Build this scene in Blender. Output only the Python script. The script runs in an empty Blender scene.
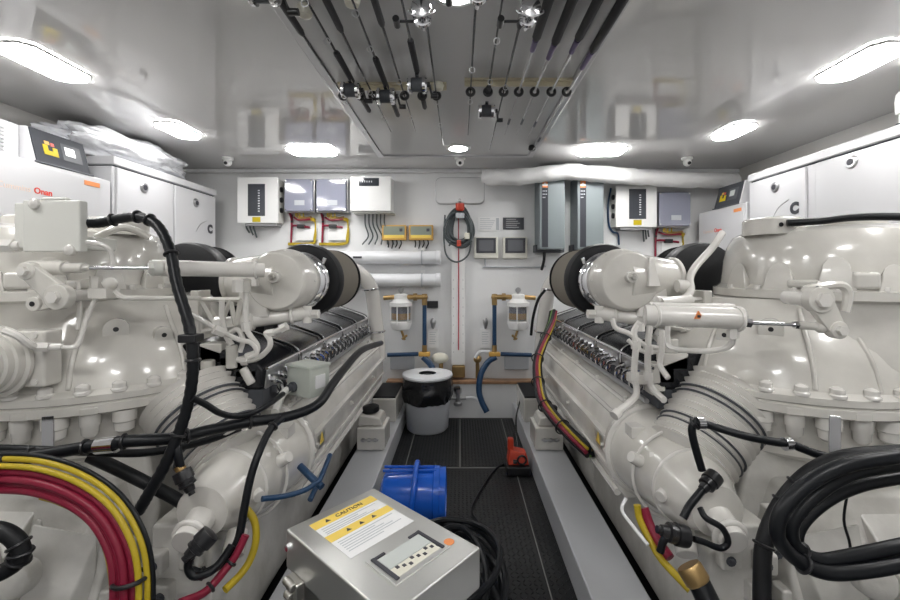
import bpy, bmesh, math, random
from mathutils import Vector, Matrix
random.seed(7)
PI = math.pi
V = Vector
COL = bpy.context.scene.collection
F = 420.0; CX = 460.0; CY = 272.0; CZ = 1.19; YB = 3.5; ZC = 2.04

def W(px, py, Y):
    return V(((px-CX)/F*Y, Y, CZ+(CY-py)/F*Y))

# ------------------------------------------------------------------ materials
def mat(name, color, rough=0.5, metal=0.0, coat=0.0, emit=None, es=0.0, bump=0.0, bscale=40.0, var=0.0, vscale=6.0, trans=0.0, alpha=1.0, ior=1.5):
    m = bpy.data.materials.new(name); m.use_nodes = True
    nt = m.node_tree; b = nt.nodes['Principled BSDF']
    c = (color[0], color[1], color[2], 1)
    b.inputs['Base Color'].default_value = c
    b.inputs['Roughness'].default_value = rough
    b.inputs['Metallic'].default_value = metal
    b.inputs['IOR'].default_value = ior
    b.inputs['Coat Weight'].default_value = coat
    b.inputs['Coat Roughness'].default_value = 0.08
    b.inputs['Transmission Weight'].default_value = trans
    b.inputs['Alpha'].default_value = alpha
    if emit:
        b.inputs['Emission Color'].default_value = (*emit, 1); b.inputs['Emission Strength'].default_value = es
    tc = nt.nodes.new('ShaderNodeTexCoord')
    if var > 0:
        n = nt.nodes.new('ShaderNodeTexNoise'); n.inputs['Scale'].default_value = vscale; n.inputs['Detail'].default_value = 5
        r = nt.nodes.new('ShaderNodeValToRGB')
        r.color_ramp.elements[0].position = 0.3; r.color_ramp.elements[1].position = 0.7
        r.color_ramp.elements[0].color = (c[0]*(1-var), c[1]*(1-var), c[2]*(1-var*1.1), 1)
        r.color_ramp.elements[1].color = (min(1, c[0]*(1+var*.35)), min(1, c[1]*(1+var*.35)), min(1, c[2]*(1+var*.35)), 1)
        nt.links.new(tc.outputs['Object'], n.inputs['Vector']); nt.links.new(n.outputs['Fac'], r.inputs['Fac'])
        nt.links.new(r.outputs['Color'], b.inputs['Base Color'])
    if bump > 0:
        n = nt.nodes.new('ShaderNodeTexNoise'); n.inputs['Scale'].default_value = bscale; n.inputs['Detail'].default_value = 4
        bp = nt.nodes.new('ShaderNodeBump'); bp.inputs['Strength'].default_value = bump; bp.inputs['Distance'].default_value = 0.01
        nt.links.new(tc.outputs['Object'], n.inputs['Vector']); nt.links.new(n.outputs['Fac'], bp.inputs['Height'])
        nt.links.new(bp.outputs['Normal'], b.inputs['Normal'])
    return m

M = {}
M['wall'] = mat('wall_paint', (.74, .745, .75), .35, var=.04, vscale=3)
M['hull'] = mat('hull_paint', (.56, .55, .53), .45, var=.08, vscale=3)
M['ceil'] = mat('ceiling_gloss', (.60, .595, .59), .05, coat=.5, bump=.02, bscale=2.0)
M['hatch'] = mat('hatch_gloss', (.52, .52, .52), .16, bump=.02, bscale=3)
M['paint'] = mat('engine_paint', (.67, .65, .61), .22, coat=.6, var=.16, vscale=6, bump=.16, bscale=11)
M['cast_shaded'] = mat('cast_paint_shaded', (.60, .585, .555), .30, coat=.4, var=.22, vscale=9, bump=.22, bscale=26)  # rougher engine paint, colour darkened to stand for shade on the castings
M['pipe'] = mat('pipe_paint', (.72, .70, .665), .22, coat=.5)
M['genset'] = mat('genset_paint', (.56, .56, .575), .3, coat=.4)
M['cab'] = mat('cabinet_white', (.82, .82, .81), .3, coat=.2)
M['box'] = mat('box_grey_paint', (.66, .66, .62), .35)
M['boxgreen'] = mat('sensor_box_grey', (.52, .55, .50), .4)
M['grey'] = mat('inverter_grey', (.19, .22, .23), .5)
M['dgrey'] = mat('dark_grey', (.07, .075, .085), .5, ior=1.35)
M['stringer'] = mat('stringer_grey', (.50, .51, .53), .3, var=.06, vscale=3)
M['stringer_side'] = M['stringer']
M['rubber'] = mat('black_rubber', (.007, .0075, .009), .5, ior=1.38, bump=.05, bscale=120)
M['hose'] = mat('black_hose', (.006, .007, .009), .36, ior=1.36)
M['black'] = mat('black_plastic', (.012, .012, .014), .3)
M['cover'] = mat('valve_cover_black', (.008, .009, .012), .22)
M['filter'] = mat('filter_mesh', (.26, .235, .20), .6)
M['chrome'] = mat('chrome', (.78, .78, .8), .12, metal=1)
M['steel'] = mat('stainless', (.60, .585, .55), .30, metal=1, bump=.03, bscale=200)
M['steeltop'] = mat('stainless_lid', (.62, .62, .60), .34, metal=.85)
M['alu'] = mat('aluminium', (.45, .45, .46), .35, metal=.9)
M['smoke'] = mat('smoked_plastic', (.26, .27, .34), .08, coat=.6)
M['glass'] = mat('clear_bowl', (.80, .80, .78), .05, trans=.85)
M['fuel'] = mat('fuel_amber', (.55, .33, .12), .4)
M['window'] = mat('dark_window', (.05, .055, .065), .08)
M['screen'] = mat('screen', (.13, .135, .15), .12)
M['screenface'] = mat('panel_face', (.05, .053, .062), .6, ior=1.25)
M['lcd'] = mat('lcd_display', (.55, .58, .56), .2)
M['yellow'] = mat('yellow_plastic', (.55, .42, .01), .5, ior=1.3)
M['ylabel'] = mat('yellow_label', (.85, .62, .12), .5)
M['red'] = mat('red_cable', (.22, .012, .035), .38, ior=1.4)
M['redp'] = mat('red_plastic', (.55, .05, .02), .35)
M['ycable'] = mat('yellow_cable', (.46, .34, .02), .38, ior=1.4)
M['orange'] = mat('orange_label', (.75, .26, .08), .5)
M['ochre'] = mat('ochre_panel', (.62, .36, .08), .4)
M['olive'] = mat('meter_face', (.22, .25, .20), .25)
M['green'] = mat('green_cable', (.16, .30, .08), .45)
M['blue'] = mat('blue_plastic', (.010, .11, .58), .25, coat=.3)
M['bluehose'] = mat('blue_hose', (.010, .045, .11), .4)
M['brass'] = mat('brass', (.42, .28, .12), .35, metal=.8)
M['wood'] = mat('copper_wood_trim', (.36, .20, .11), .4, var=.3, vscale=20)
M['paleink'] = mat('pale_ink', (.70, .56, .48), .5)
M['paper'] = mat('paper_label', (.80, .80, .80), .5)
M['ink'] = mat('ink', (.04, .04, .05), .5)
M['redink'] = mat('red_ink', (.65, .05, .03), .5)
M['floor'] = mat('floor_rubber', (.006, .007, .0085), .42, var=.2, vscale=5)
M['seam'] = mat('seam_metal', (.22, .22, .21), .45)
M['bag'] = mat('bin_bag', (.010, .011, .013), .22, bump=.9, bscale=16)
M['plastic'] = mat('white_plastic', (.74, .75, .77), .35)
M['greyplastic'] = mat('grey_bucket', (.45, .47, .50), .35)
M['wrap'] = mat('crumpled_wrap', (.70, .71, .74), .18, coat=.6, bump=1.0, bscale=18)
M['fabric'] = mat('insulation_cloth', (.70, .70, .70), .6, bump=1.6, bscale=12)
M['lamp'] = mat('lamp_diffuser', (1, 1, 1), .5, emit=(1.0, .99, .975), es=16.5)
M['rod'] = mat('rod_blank', (.035, .035, .04), .25)
M['grip'] = mat('rod_grip', (.015, .015, .018), .6)
M['clear'] = mat('rod_pale_blank', (.60, .60, .60), .2, metal=.3)
M['purple'] = mat('purple_ferrule', (.10, .075, .16), .3, metal=.5)
M['rack'] = mat('rack_strip', (.52, .47, .34), .3)
M['pearl'] = mat('pearl_clip', (.70, .68, .58), .3)
M['coil'] = mat('grey_cord', (.07, .085, .09), .45)
M['redcord'] = mat('red_cord', (.50, .03, .06), .5)
M['beige'] = mat('beige_bezel', (.66, .65, .58), .4)

# ------------------------------------------------------------------ mesh builder
def frame(d):
    d = V(d).normalized()
    a = V((0, 0, 1)) if abs(d.z) < .9 else V((1, 0, 0))
    x = d.cross(a).normalized(); y = x.cross(d).normalized()
    return x, y, d

def spline(pts, sub=6, closed=False):
    pts = [V(p) for p in pts]
    if sub <= 1 or len(pts) < 3: return pts
    out = []; n = len(pts)
    rng = range(n) if closed else range(n-1)
    for i in rng:
        if closed:
            p0, p1, p2, p3 = pts[(i-1) % n], pts[i], pts[(i+1) % n], pts[(i+2) % n]
        else:
            p1, p2 = pts[i], pts[i+1]
            p0 = pts[i-1] if i else p1+(p1-p2)
            p3 = pts[i+2] if i+2 < n else p2+(p2-p1)
        for k in range(sub):
            t = k/sub; t2 = t*t; t3 = t2*t
            out.append(.5*((2*p1)+(p2-p0)*t+(2*p0-5*p1+4*p2-p3)*t2+(3*p1-p0-3*p2+p3)*t3))
    if not closed: out.append(pts[-1])
    return out

class MB:
    def __init__(s, tf=None):
        s.v = []; s.f = []; s.tf = tf; s.g = []
    def add(s, vs, fs):
        o = len(s.v); s.g.append((o, len(s.f), len(vs), len(fs)))
        s.v += [V(p) for p in vs]; s.f += [tuple(i+o for i in f) for f in fs]
        return s
    def box(s, c, sz, R=None):
        c = V(c); h = V(sz)/2; vs = []
        for x in (-1, 1):
            for y in (-1, 1):
                for z in (-1, 1):
                    p = V((x*h.x, y*h.y, z*h.z))
                    if R is not None: p = R @ p
                    vs.append(c+p)
        return s.add(vs, [(0, 1, 3, 2), (4, 6, 7, 5), (0, 4, 5, 1), (2, 3, 7, 6), (0, 2, 6, 4), (1, 5, 7, 3)])
    def box2(s, a, b):
        a = V(a); b = V(b)
        return s.box((a+b)/2, (abs(b.x-a.x), abs(b.y-a.y), abs(b.z-a.z)))
    def cyl(s, a, b, r, r2=None, n=16):
        a = V(a); b = V(b); r2 = r if r2 is None else r2
        return s.lathe(a, b-a, [(r, 0), (r2, (b-a).length)], n)
    def lathe(s, o, d, prof, n=24, caps=True, ph=0.0, sq=1.0):
        o = V(o); x, y, d = frame(d); vs = []; fs = []
        for (r, t) in prof:
            for i in range(n):
                a = 2*PI*i/n+ph
                vs.append(o+d*t+x*(math.cos(a)*r)+y*(math.sin(a)*r*sq))
        for k in range(len(prof)-1):
            for i in range(n):
                j = (i+1) % n
                fs.append((k*n+i, k*n+j, (k+1)*n+j, (k+1)*n+i))
        if caps:
            fs.append(tuple(range(n))[::-1]); fs.append(tuple((len(prof)-1)*n+i for i in range(n)))
        return s.add(vs, fs)
    def tube(s, pts, r, n=10, sub=6, closed=False, off=None, rf=None):
        P = spline(pts, sub, closed); L = len(P)
        T = []
        for i in range(L):
            a = P[(i-1) % L] if (closed or i) else P[i]
            b = P[(i+1) % L] if (closed or i < L-1) else P[i]
            t = b-a
            T.append(t.normalized() if t.length > 1e-9 else V((0, 0, 1)))
        x, y, _ = frame(T[0]); vs = []; fs = []; X = x
        for i in range(L):
            X = (X-T[i]*X.dot(T[i]))
            X = X.normalized() if X.length > 1e-6 else frame(T[i])[0]
            Y = T[i].cross(X)
            c = P[i]
            if off:
                if len(off) == 2: c = c+X*off[0]+Y*off[1]
                else:
                    w = off[2]*i; c = c+X*(math.cos(off[1]+w)*off[0])+Y*(math.sin(off[1]+w)*off[0])
            rr = rf(i, r) if rf else r
            for k in range(n):
                a = 2*PI*k/n; vs.append(c+X*(math.cos(a)*rr)+Y*(math.sin(a)*rr))
        for i in range(L-1 if not closed else L):
            ii = (i+1) % L
            for k in range(n):
                j = (k+1) % n; fs.append((i*n+k, i*n+j, ii*n+j, ii*n+k))
        if not closed:
            fs.append(tuple(range(n))[::-1]); fs.append(tuple((L-1)*n+k for k in range(n)))
        return s.add(vs, fs)
    def torus(s, c, d, R, r, n=32, m=8):
        x, y, d = frame(d); c = V(c)
        return s.tube([c+x*(math.cos(2*PI*i/n)*R)+y*(math.sin(2*PI*i/n)*R) for i in range(n)], r, m, 1, True)
    def prism(s, poly, e):
        n = len(poly); e = V(e); p = [V(q) for q in poly]
        fs = [tuple(range(n))[::-1], tuple(range(n, 2*n))]
        for i in range(n):
            j = (i+1) % n; fs.append((i, j, n+j, n+i))
        return s.add(p+[q+e for q in p], fs)
    def sphere(s, c, r, n=16, m=10, sq=(1, 1, 1)):
        c = V(c); vs = [c+V((0, 0, r*sq[2]))]; fs = []
        for k in range(1, m):
            a = PI*k/m
            for i in range(n):
                b = 2*PI*i/n
                vs.append(c+V((math.sin(a)*math.cos(b)*r*sq[0], math.sin(a)*math.sin(b)*r*sq[1], math.cos(a)*r*sq[2])))
        vs.append(c-V((0, 0, r*sq[2])))
        for i in range(n): fs.append((0, 1+i, 1+(i+1) % n))
        for k in range(m-2):
            for i in range(n):
                j = (i+1) % n; fs.append((1+k*n+i, 1+(k+1)*n+i, 1+(k+1)*n+j, 1+k*n+j))
        e = len(vs)-1
        for i in range(n): fs.append((e, 1+(m-2)*n+(i+1) % n, 1+(m-2)*n+i))
        return s.add(vs, fs)
    def bolt(s, c, d, r=.011, h=.012):
        c = V(c); d = V(d).normalized()
        s.lathe(c-d*.003, d, [(r*1.5, 0), (r*1.5, .006)], 12)
        s.lathe(c, d, [(r, 0), (r, h), (r*.85, h+.002)], 6)
        return s
    def hull(s, pts):
        bm = bmesh.new()
        for p in pts: bm.verts.new(V(p))
        bmesh.ops.convex_hull(bm, input=bm.verts[:])
        for v in [v for v in bm.verts if not v.link_faces]: bm.verts.remove(v)
        bm.verts.index_update()
        s.add([v.co.copy() for v in bm.verts], [tuple(v.index for v in f.verts) for f in bm.faces]); bm.free()
        return s
    def build(s, name, m, parent=None, bevel=0.0, label=None, smooth=38, seg=2, kind=None):
        vs = [s.tf(p) for p in s.v] if s.tf else s.v
        if parent is not None and len(s.g) > 1 and name not in NOSPLIT:
            bb = []
            for (vo, fo, nv, nf) in s.g:
                P = vs[vo:vo+nv]; bb.append([min(p[i] for p in P)-.001 for i in range(3)]+[max(p[i] for p in P)+.001 for i in range(3)])
            lab = list(range(len(bb)))
            def fnd(i):
                while lab[i] != i: i = lab[i]
                return i
            for i in range(len(bb)):
                for j in range(i):
                    if all(bb[i][k] <= bb[j][k+3] and bb[j][k] <= bb[i][k+3] for k in range(3)): lab[fnd(i)] = fnd(j)
            roots = sorted(set(fnd(i) for i in range(len(bb))))
            if 1 < len(roots) <= 40:
                first = None
                for r in roots:
                    sub = MB()
                    for i, (vo, fo, nv, nf) in enumerate(s.g):
                        if fnd(i) == r: sub.add(vs[vo:vo+nv], [tuple(k-vo for k in f) for f in s.f[fo:fo+nf]])
                    o = sub.build(name, m, parent, bevel, label, smooth, seg, kind)
                    first = first or o
                return first
        org = V((0, 0, 0))
        if parent is not None:
            org = ORG[parent.name]
        else:
            xs = [p.x for p in vs]; ys = [p.y for p in vs]; zs = [p.z for p in vs]
            org = V(((min(xs)+max(xs))/2, (min(ys)+max(ys))/2, min(zs)))
        me = bpy.data.meshes.new(name)
        me.from_pydata([tuple(p-org) for p in vs], [], s.f); me.validate()
        bm = bmesh.new(); bm.from_mesh(me); bmesh.ops.recalc_face_normals(bm, faces=bm.faces[:]); bm.to_mesh(me); bm.free()
        me.polygons.foreach_set('use_smooth', [True]*len(me.polygons))
        me.set_sharp_from_angle(angle=math.radians(smooth))
        me.materials.append(M[m] if isinstance(m, str) else m)
        o = bpy.data.objects.new(name, me); COL.objects.link(o)
        if parent is not None:
            o.parent = parent
        else:
            o.location = org
        ORG[o.name] = org
        if bevel > 0:
            b = o.modifiers.new('bevel', 'BEVEL'); b.width = bevel; b.segments = seg; b.limit_method = 'ANGLE'; b.angle_limit = math.radians(40)
            b.harden_normals = True
        if label: o['label'] = label
        if kind: o['kind'] = kind
        return o
ORG = {}
NOSPLIT = {'print_line', 'print_column', 'engraved_line', 'lettering', 'emblem', 'emblem_arc', 'grille', 'display_segment', 'circuit_parts', 'warning_triangle', 'logo_mark', 'hatch_frame'}
def thing(name, label, cat, loc, group=None):
    o = bpy.data.objects.new(name, None); COL.objects.link(o); o.location = loc
    o.empty_display_size = .05
    ORG[o.name] = V(loc); o['label'] = label; o['category'] = cat
    if group: o['group'] = group
    return o
def tag(o, label, cat, group=None):
    o['label'] = label; o['category'] = cat
    if group: o['group'] = group
    return o
def struct(o):
    o['kind'] = 'structure'; return o
def text(s, size, c, right, up, m, parent, name='lettering', ext=.0006, align='CENTER', bold=0.0):
    cu = bpy.data.curves.new('txt', 'FONT'); cu.body = s; cu.size = size; cu.extrude = ext; cu.offset = bold
    cu.align_x = align; cu.align_y = 'CENTER'; cu.resolution_u = 3
    to = bpy.data.objects.new('txt', cu); COL.objects.link(to)
    bpy.context.view_layer.update()
    me = to.evaluated_get(bpy.context.evaluated_depsgraph_get()).to_mesh()
    right = V(right).normalized(); up = V(up).normalized(); nrm = right.cross(up)
    mb = MB(); c = V(c)
    mb.v = [c+right*v.co.x+up*v.co.y+nrm*v.co.z for v in me.vertices]; mb.f = [tuple(p.vertices) for p in me.polygons]
    to.to_mesh_clear() if False else None
    bpy.data.objects.remove(to); bpy.data.curves.remove(cu)
    if not mb.f: return None
    return mb.build(name, m, parent)

def side_tf(s, d=0.0):
    return lambda p: V((s*(p.x-d), p.y, p.z))

# ------------------------------------------------------------------ setting
mb = MB()
XW = 2.3; YR = -0.75
fl = MB().box2((-XW-.1, YR-.1, -.05), (XW+.1, YB+.1, 0))
for (y0, y1) in ((-0.2, 2.53), (2.57, 3.40)):
    y = y0+.012; r = 0
    while y < y1-.01:
        x = -.405; c = 0
        while x < .415:
            if abs(x+.334) > .012 and abs(x-.334) > .012 and (y0 < 1 or abs(x) > .012):
                a = PI/4 if (r+c) % 2 else -PI/4
                ca, sa = math.cos(a), math.sin(a); L, w = .0095, .0032
                big = [(-L, 0), (0, -w), (L, 0), (0, w)]
                vs = [(x+px*ca-py*sa, y+px*sa+py*ca, 0.0002) for px, py in big]+[(x+(px*ca-py*sa)*.55, y+(px*sa+py*ca)*.55, .0022) for px, py in big]
                fl.add(vs, [(4, 5, 6, 7), (0, 1, 5, 4), (1, 2, 6, 5), (2, 3, 7, 6), (3, 0, 4, 7)])
            x += .021; c += 1
        y += .021; r += 1
struct(fl.build('floor', 'floor'))
sm = MB()
sm.box((0, 2.55, .001), (.85, .006, .004)); sm.box((0, 2.98, .001), (.005, .84, .004))
for s in (-1, 1): sm.box((s*.334, 1.55, .001), (.004, 3.7, .004))
struct(sm.build('trim_1', 'seam'))
struct(MB().box2((-XW-.1, YR-.1, ZC), (XW+.1, YB+.1, ZC+.05)).build('ceiling', 'ceil'))
struct(MB().box2((-XW-.1, YB, 0), (XW+.1, YB+.06, ZC)).build('wall_back', 'wall'))
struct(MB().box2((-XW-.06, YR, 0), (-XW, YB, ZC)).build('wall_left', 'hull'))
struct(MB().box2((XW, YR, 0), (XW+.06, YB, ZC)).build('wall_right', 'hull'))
struct(MB().box2((-XW-.1, YR-.06, 0), (XW+.1, YR, ZC)).build('wall_front', 'wall'))
struct(MB().box2((-XW, YB-.05, ZC-.03), (XW, YB, ZC)).build('trim_2', 'wall', bevel=.008))
struct(MB().box2((-.58, 3.42, 0), (.58, YB, .28)).build('baseboard_back', 'wall', bevel=.004))
struct(MB().box2((-.60, 3.405, .28), (.60, YB, .305)).build('trim_3', 'wood', bevel=.004))
# ceiling hatch panel
h = thing('ceiling_hatch', 'grey glossy rectangular hatch panel in the ceiling above the fishing rods', 'hatch', (-.03, 1.6, ZC-.012))
del h['category']; h['kind'] = 'structure'; h.name = 'trim_4'; ORG['trim_4'] = ORG['ceiling_hatch']
MB().box2((-.555, .0, ZC-.012), (.49, 3.0, ZC-.0005)).build('hatch_panel', 'hatch', h)
e = MB()
for a, b in (((-.59, 0, 0), (-.55, 3.04, 0)), ((.485, 0, 0), (.525, 3.04, 0)), ((-.55, 3.0, 0), (.485, 3.04, 0))):
    e.box2((a[0], a[1], ZC-.022), (b[0], b[1], ZC-.0005))
e.build('hatch_frame', 'alu', h, bevel=.004)
# rounded inspection hatch in back wall
def rrect(cx, cz, w, hh, r, y, n=5):
    P = []
    for (sx, sz, a0) in ((1, 1, 0), (-1, 1, PI/2), (-1, -1, PI), (1, -1, 1.5*PI)):
        for k in range(n+1):
            a = a0+PI/2*k/n
            P.append(V((cx+sx*(w/2-r)+math.cos(a)*r, y, cz+sz*(hh/2-r)+math.sin(a)*r)))
    return P
ht = thing('trim_5', 'white rounded inspection hatch in the back wall', 'hatch', (0, YB-.01, 1.75)); del ht['category']; ht['kind'] = 'structure'
MB().prism(rrect(0, 1.865, .395, .21, .04, YB-.008), (0, .010, 0)).build('hatch_lid', 'wall', ht, bevel=.003)
MB().tube(rrect(0, 1.865, .405, .22, .044, YB-.004), .003, 6, 1, True).build('gasket', 'alu', ht)

# ------------------------------------------------------------------ lights
def ceil_lamp(x, y, sx, sy, label, grp):
    t = thing('ceiling_light', label, 'ceiling light', (x, y, ZC-.03), grp)
    z = ZC
    def oct_(a, b, zz, c=.035):
        return [(x-a+c, y-b, zz), (x+a-c, y-b, zz), (x+a, y-b+c, zz), (x+a, y+b-c, zz), (x+a-c, y+b, zz), (x-a+c, y+b, zz), (x-a, y+b-c, zz), (x-a, y-b+c, zz)]
    MB().prism(oct_(sx/2+.006, sy/2+.006, z-.006), (0, 0, .0055)).build('lamp_frame', 'cab', t, bevel=.003)
    MB().prism(oct_(sx/2, sy/2, z-.018), (0, 0, .0115)).build('diffuser', 'lamp', t, bevel=.008)
for (x, y, sx, sy, l) in ((-1.68, 2.51, .14, .27, 'bright oblong ceiling light second from the front on the left side'), (-1.68, 1.70, .155, .30, 'bright oblong ceiling light nearest on the left, over the generator control panel'),
                          (1.645, 2.53, .14, .27, 'bright oblong ceiling light second from the front on the right side'), (1.62, 1.70, .155, .30, 'bright oblong ceiling light nearest on the right, over the white enclosure'),
                          (-1.03, 2.93, .31, .2, 'bright rectangular ceiling light in front of the smoked boxes on the left'), (.985, 2.93, .31, .2, 'bright rectangular ceiling light in front of the grey inverter units'),
                          (-1.66, .85, .18, .36, 'ceiling light behind the frame over the left gearbox'), (1.62, .85, .18, .36, 'ceiling light behind the frame over the right gearbox'),
                          (-.85, .15, .31, .2, 'unseen fill light added on the ceiling above the view, on the left'), (.85, .15, .31, .2, 'unseen fill light added on the ceiling above the view, on the right'), (0, -.45, .31, .2, 'unseen fill light added on the ceiling behind the view')):  # this line: unseen lamps added as fill on the engines
    ceil_lamp(x, y, sx, sy, l, 'ceiling lights')
for (y, l) in ((2.83, 'small round downlight in the ceiling hatch near the back wall'), (1.24, 'small round downlight in the ceiling hatch at the top edge of the view')):
    t = thing('downlight', l, 'downlight', (-.012, y, ZC-.02), 'round downlights')
    MB().lathe((-.012, y, ZC-.012), (0, 0, -1), [(.085, 0), (.085, .003), (.07, .008)], 28).build('bezel', 'cab', t)
    MB().lathe((-.012, y, ZC-.020), (0, 0, -1), [(.062, 0), (.062, .002), (.04, .006)], 28).build('diffuser', 'lamp', t)

# dome cameras
for (px, py, l) in ((228, 157, 'small white dome camera on the ceiling above the left white fuse box'), (460, 158, 'small white dome camera on the ceiling beside the round downlight'), (687, 158, 'small white dome camera on the ceiling above the right smoked box')):
    Y = 3.12; x = (px-CX)/F*Y
    t = thing('security_camera', l, 'camera', (x, Y, ZC-.03), 'ceiling cameras')
    MB().lathe((x, Y, ZC-.0005), (0, 0, -1), [(.04, 0), (.04, .012), (.032, .018)], 20).build('base', 'cab', t)
    MB().sphere((x, Y-.004, ZC-.036), .03).build('housing', 'cab', t)
    MB().lathe((x, Y-.030, ZC-.046), (0, -.8, -.5), [(.012, 0), (.012, .008)], 14).build('lens', 'black', t)

# ------------------------------------------------------------------ stringers
for s, w in ((-1, 'left'), (1, 'right')):
    tf = side_tf(s)
    st = MB(tf).box2((.425, -.7, 0), (.618, 3.405, .134)).build('engine_bearer', 'stringer', bevel=.006)
    tag(st, 'long light grey bearer running along the %s side of the aisle floor' % w, 'bearer', 'engine bearers')
    # mount block
    t = thing('engine_mount', 'white block engine mount with dark rubber top on the %s bearer' % w, 'engine mount', (s*.545, 2.55, .134), 'engine mounts on the bearers')
    MB(tf).box2((.445, 2.48, .134), (.612, 2.68, .27)).build('base_block', 'paint', t, bevel=.01)
    MB(tf).prism([(.46, 2.50, .27), (.61, 2.50, .27), (.61, 2.50, .34), (.48, 2.50, .32)], (0, .16, 0)).build('upper_block', 'paint', t, bevel=.012)
    MB(tf).lathe((.55, 2.58, .335), (.1, 0, 1), [(.055, 0), (.055, .028), (.045, .034)], 20).build('rubber_top', 'rubber', t)
    b = MB(tf)
    for dx in (-.035, .0, .035): b.cyl((.535+dx-.008, 2.472, .20), (.535+dx+.008, 2.472, .20), .011, n=10)
    b.cyl((.48, 2.472, .20), (.585, 2.472, .20), .006, n=8)
    b.build('adjuster_bolt', 'alu', t)
    t = thing('bearer_box', 'white box with black pad at the back end of the %s bearer' % w, 'box', (s*.5, 3.1, .134), 'boxes at the back of the bearers')
    MB(tf).box2((.45, 2.95, .134), (.62, 3.35, .30)).build('box_body', 'paint', t, bevel=.01)
    MB(tf).box2((.455, 2.96, .300), (.615, 3.34, .312)).build('black_pad', 'rubber', t, bevel=.004)

# ------------------------------------------------------------------ engines
def make_engine(s):
    w = 'left' if s < 0 else 'right'
    d0 = 0.0; dF = 0.0 if s < 0 else .055; dG = 0 if s < 0 else .11; dO = 0 if s < 0 else .15
    tf = side_tf(s, d0); tff = side_tf(s, dF)
    t = thing('marine_engine', 'large white marine engine with black covers on the %s side of the aisle' % w, 'engine', (s*1.3, 2.3, 0), 'pair of marine engines')
    MB(tf).prism([(.70, 2.2, .03), (.70, 2.2, .40), (.80, 2.2, .48), (1.85, 2.2, .48), (1.85, 2.2, .03)], (0, 1.0, 0)).prism([(.70, 1.18, .03), (.70, 1.18, .40), (.80, 1.18, .48), (.87, 1.18, .48), (.87, 1.18, .03)], (0, 1.03, 0)).build('oil_pan', 'cast_shaded', t, bevel=.012)
    MB(tf).prism([(.80, 2.2, .48), (.84, 2.2, .66), (1.0, 2.2, .80), (1.15, 2.2, .70), (1.75, 2.2, .70), (1.85, 2.2, .48)], (0, 1.0, 0)).build('engine_block', 'cast_shaded', t, bevel=.01)
    MB(tf).prism([(.80, 1.5, .48), (.84, 1.5, .66), (.93, 1.5, .72), (.93, 1.5, .48)], (0, .6, 0)).build('block_end', 'cast_shaded', t, bevel=.01)
    # long side housing ("beam")
    prof = [(.625, .335), (.598, .37), (.582, .44), (.585, .52), (.60, .60), (.63, .65), (.68, .688), (.745, .70), (.80, .68), (.83, .62), (.83, .40), (.78, .335)]
    bm_ = MB(tf).prism([(u, 1.58, z) for u, z in prof], (0, 1.62, 0)); bm_.build('cooler_housing', 'paint', t, bevel=.012)
    r = MB(tf)
    r.box2((.566, 1.60, .535), (.60, 3.18, .548)); r.box2((.575, 1.60, .425), (.60, 3.18, .435))
    r.tube([(.612, 1.62, .628), (.612, 3.18, .628)], .010, 8, 1); r.tube([(.655, 1.62, .676), (.655, 3.18, .676)], .009, 8, 1)
    r.tube([(.60, 1.6, .352), (.60, 3.18, .352)], .014, 8, 1)
    r.build('housing_rib', 'pipe', t)
    b = MB(tf)
    for k in range(5): b.bolt((.655, 1.66+.34*k, .686), (-.2, 0, 1), .009)
    for k in range(3): b.bolt((.583, 1.70+.55*k, .49), (-1, 0, .1), .008)
    b.build('housing_bolts', 'pipe', t)
    MB(tf).box2((.596, 1.72, .46), (.580, 1.80, .54)).build('warning_plate', 'steeltop', t)
    MB(tf).prism([(.5795, 1.735, .475), (.5795, 1.785, .475), (.5795, 1.76, .525)], (-.0015, 0, 0)).build('warning_triangle', 'ylabel', t)
    # rounded end of housing, elbow
    c = V((.725, 1.60, .515))
    MB(tf).lathe(c, (0, -1, 0), [(.16, -.05), (.168, 0), (.17, .02), (.160, .03), (.157, .06), (.15, .12), (.135, .20), (.132, .21), (.120, .28), (.118, .30), (.095, .36), (.075, .40), (.072, .42), (.0, .43)], 32, caps=False).build('end_elbow', 'paint', t)
    e = MB(tf); e.torus((.725, 1.585, .515), (0, 1, 0), .168, .012)
    for k in range(10):
        a = 2*PI*k/10; e.bolt(c+V((math.cos(a)*.168, -.01, math.sin(a)*.168)), (0, -1, 0), .010)
    e.hull([(.62, 1.38, .60), (.66, 1.30, .58), (.60, 1.32, .50), (.64, 1.25, .52), (.66, 1.38, .50), (.70, 1.30, .62), (.68, 1.24, .58)]); e.cyl((.645, 1.30, .52), (.605, 1.27, .51), .020, .018); e.cyl((.725, 1.18, .50), (.72, 1.10, .48), .040, .036); e.torus((.72, 1.12, .485), (0, 1, .1), .040, .009); e.cyl((.66, 1.25, .42), (.65, 1.20, .38), .03)
    e.torus((.725, 1.315, .515), (0, 1, 0), .118, .008)
    e.box((.625, 1.50, .625), (.05, .06, .04)); e.cyl((.60, 1.40, .56), (.565, 1.39, .58), .022, .018); e.torus((.725, 1.40, .515), (0, 1, 0), .150, .006)
    e.build('elbow_flange', 'pipe', t, bevel=.003)
    # corrugated bellows
    a = V((.765, 1.40, .575)); bb = V((.945, 1.48, .745)); L = (bb-a).length
    pr = []; N = 11
    for k in range(N*6+1):
        x = k/(N*6); rr = .130+.02*x+.009*math.cos(k/6*2*PI)
        pr.append((rr, x*L))
    MB(tf).lathe(a, bb-a, [(.10, -.02)]+pr+[(.10, L+.01)], 40).build('bellows', 'pipe', t)
    bd = MB(tf)
    for x in (.18, .26, .62, .70): bd.torus(a+(bb-a)*x, bb-a, .1345+.02*x, .0042, 40, 6)
    bd.build('bellows_band', 'dgrey', t)
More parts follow.
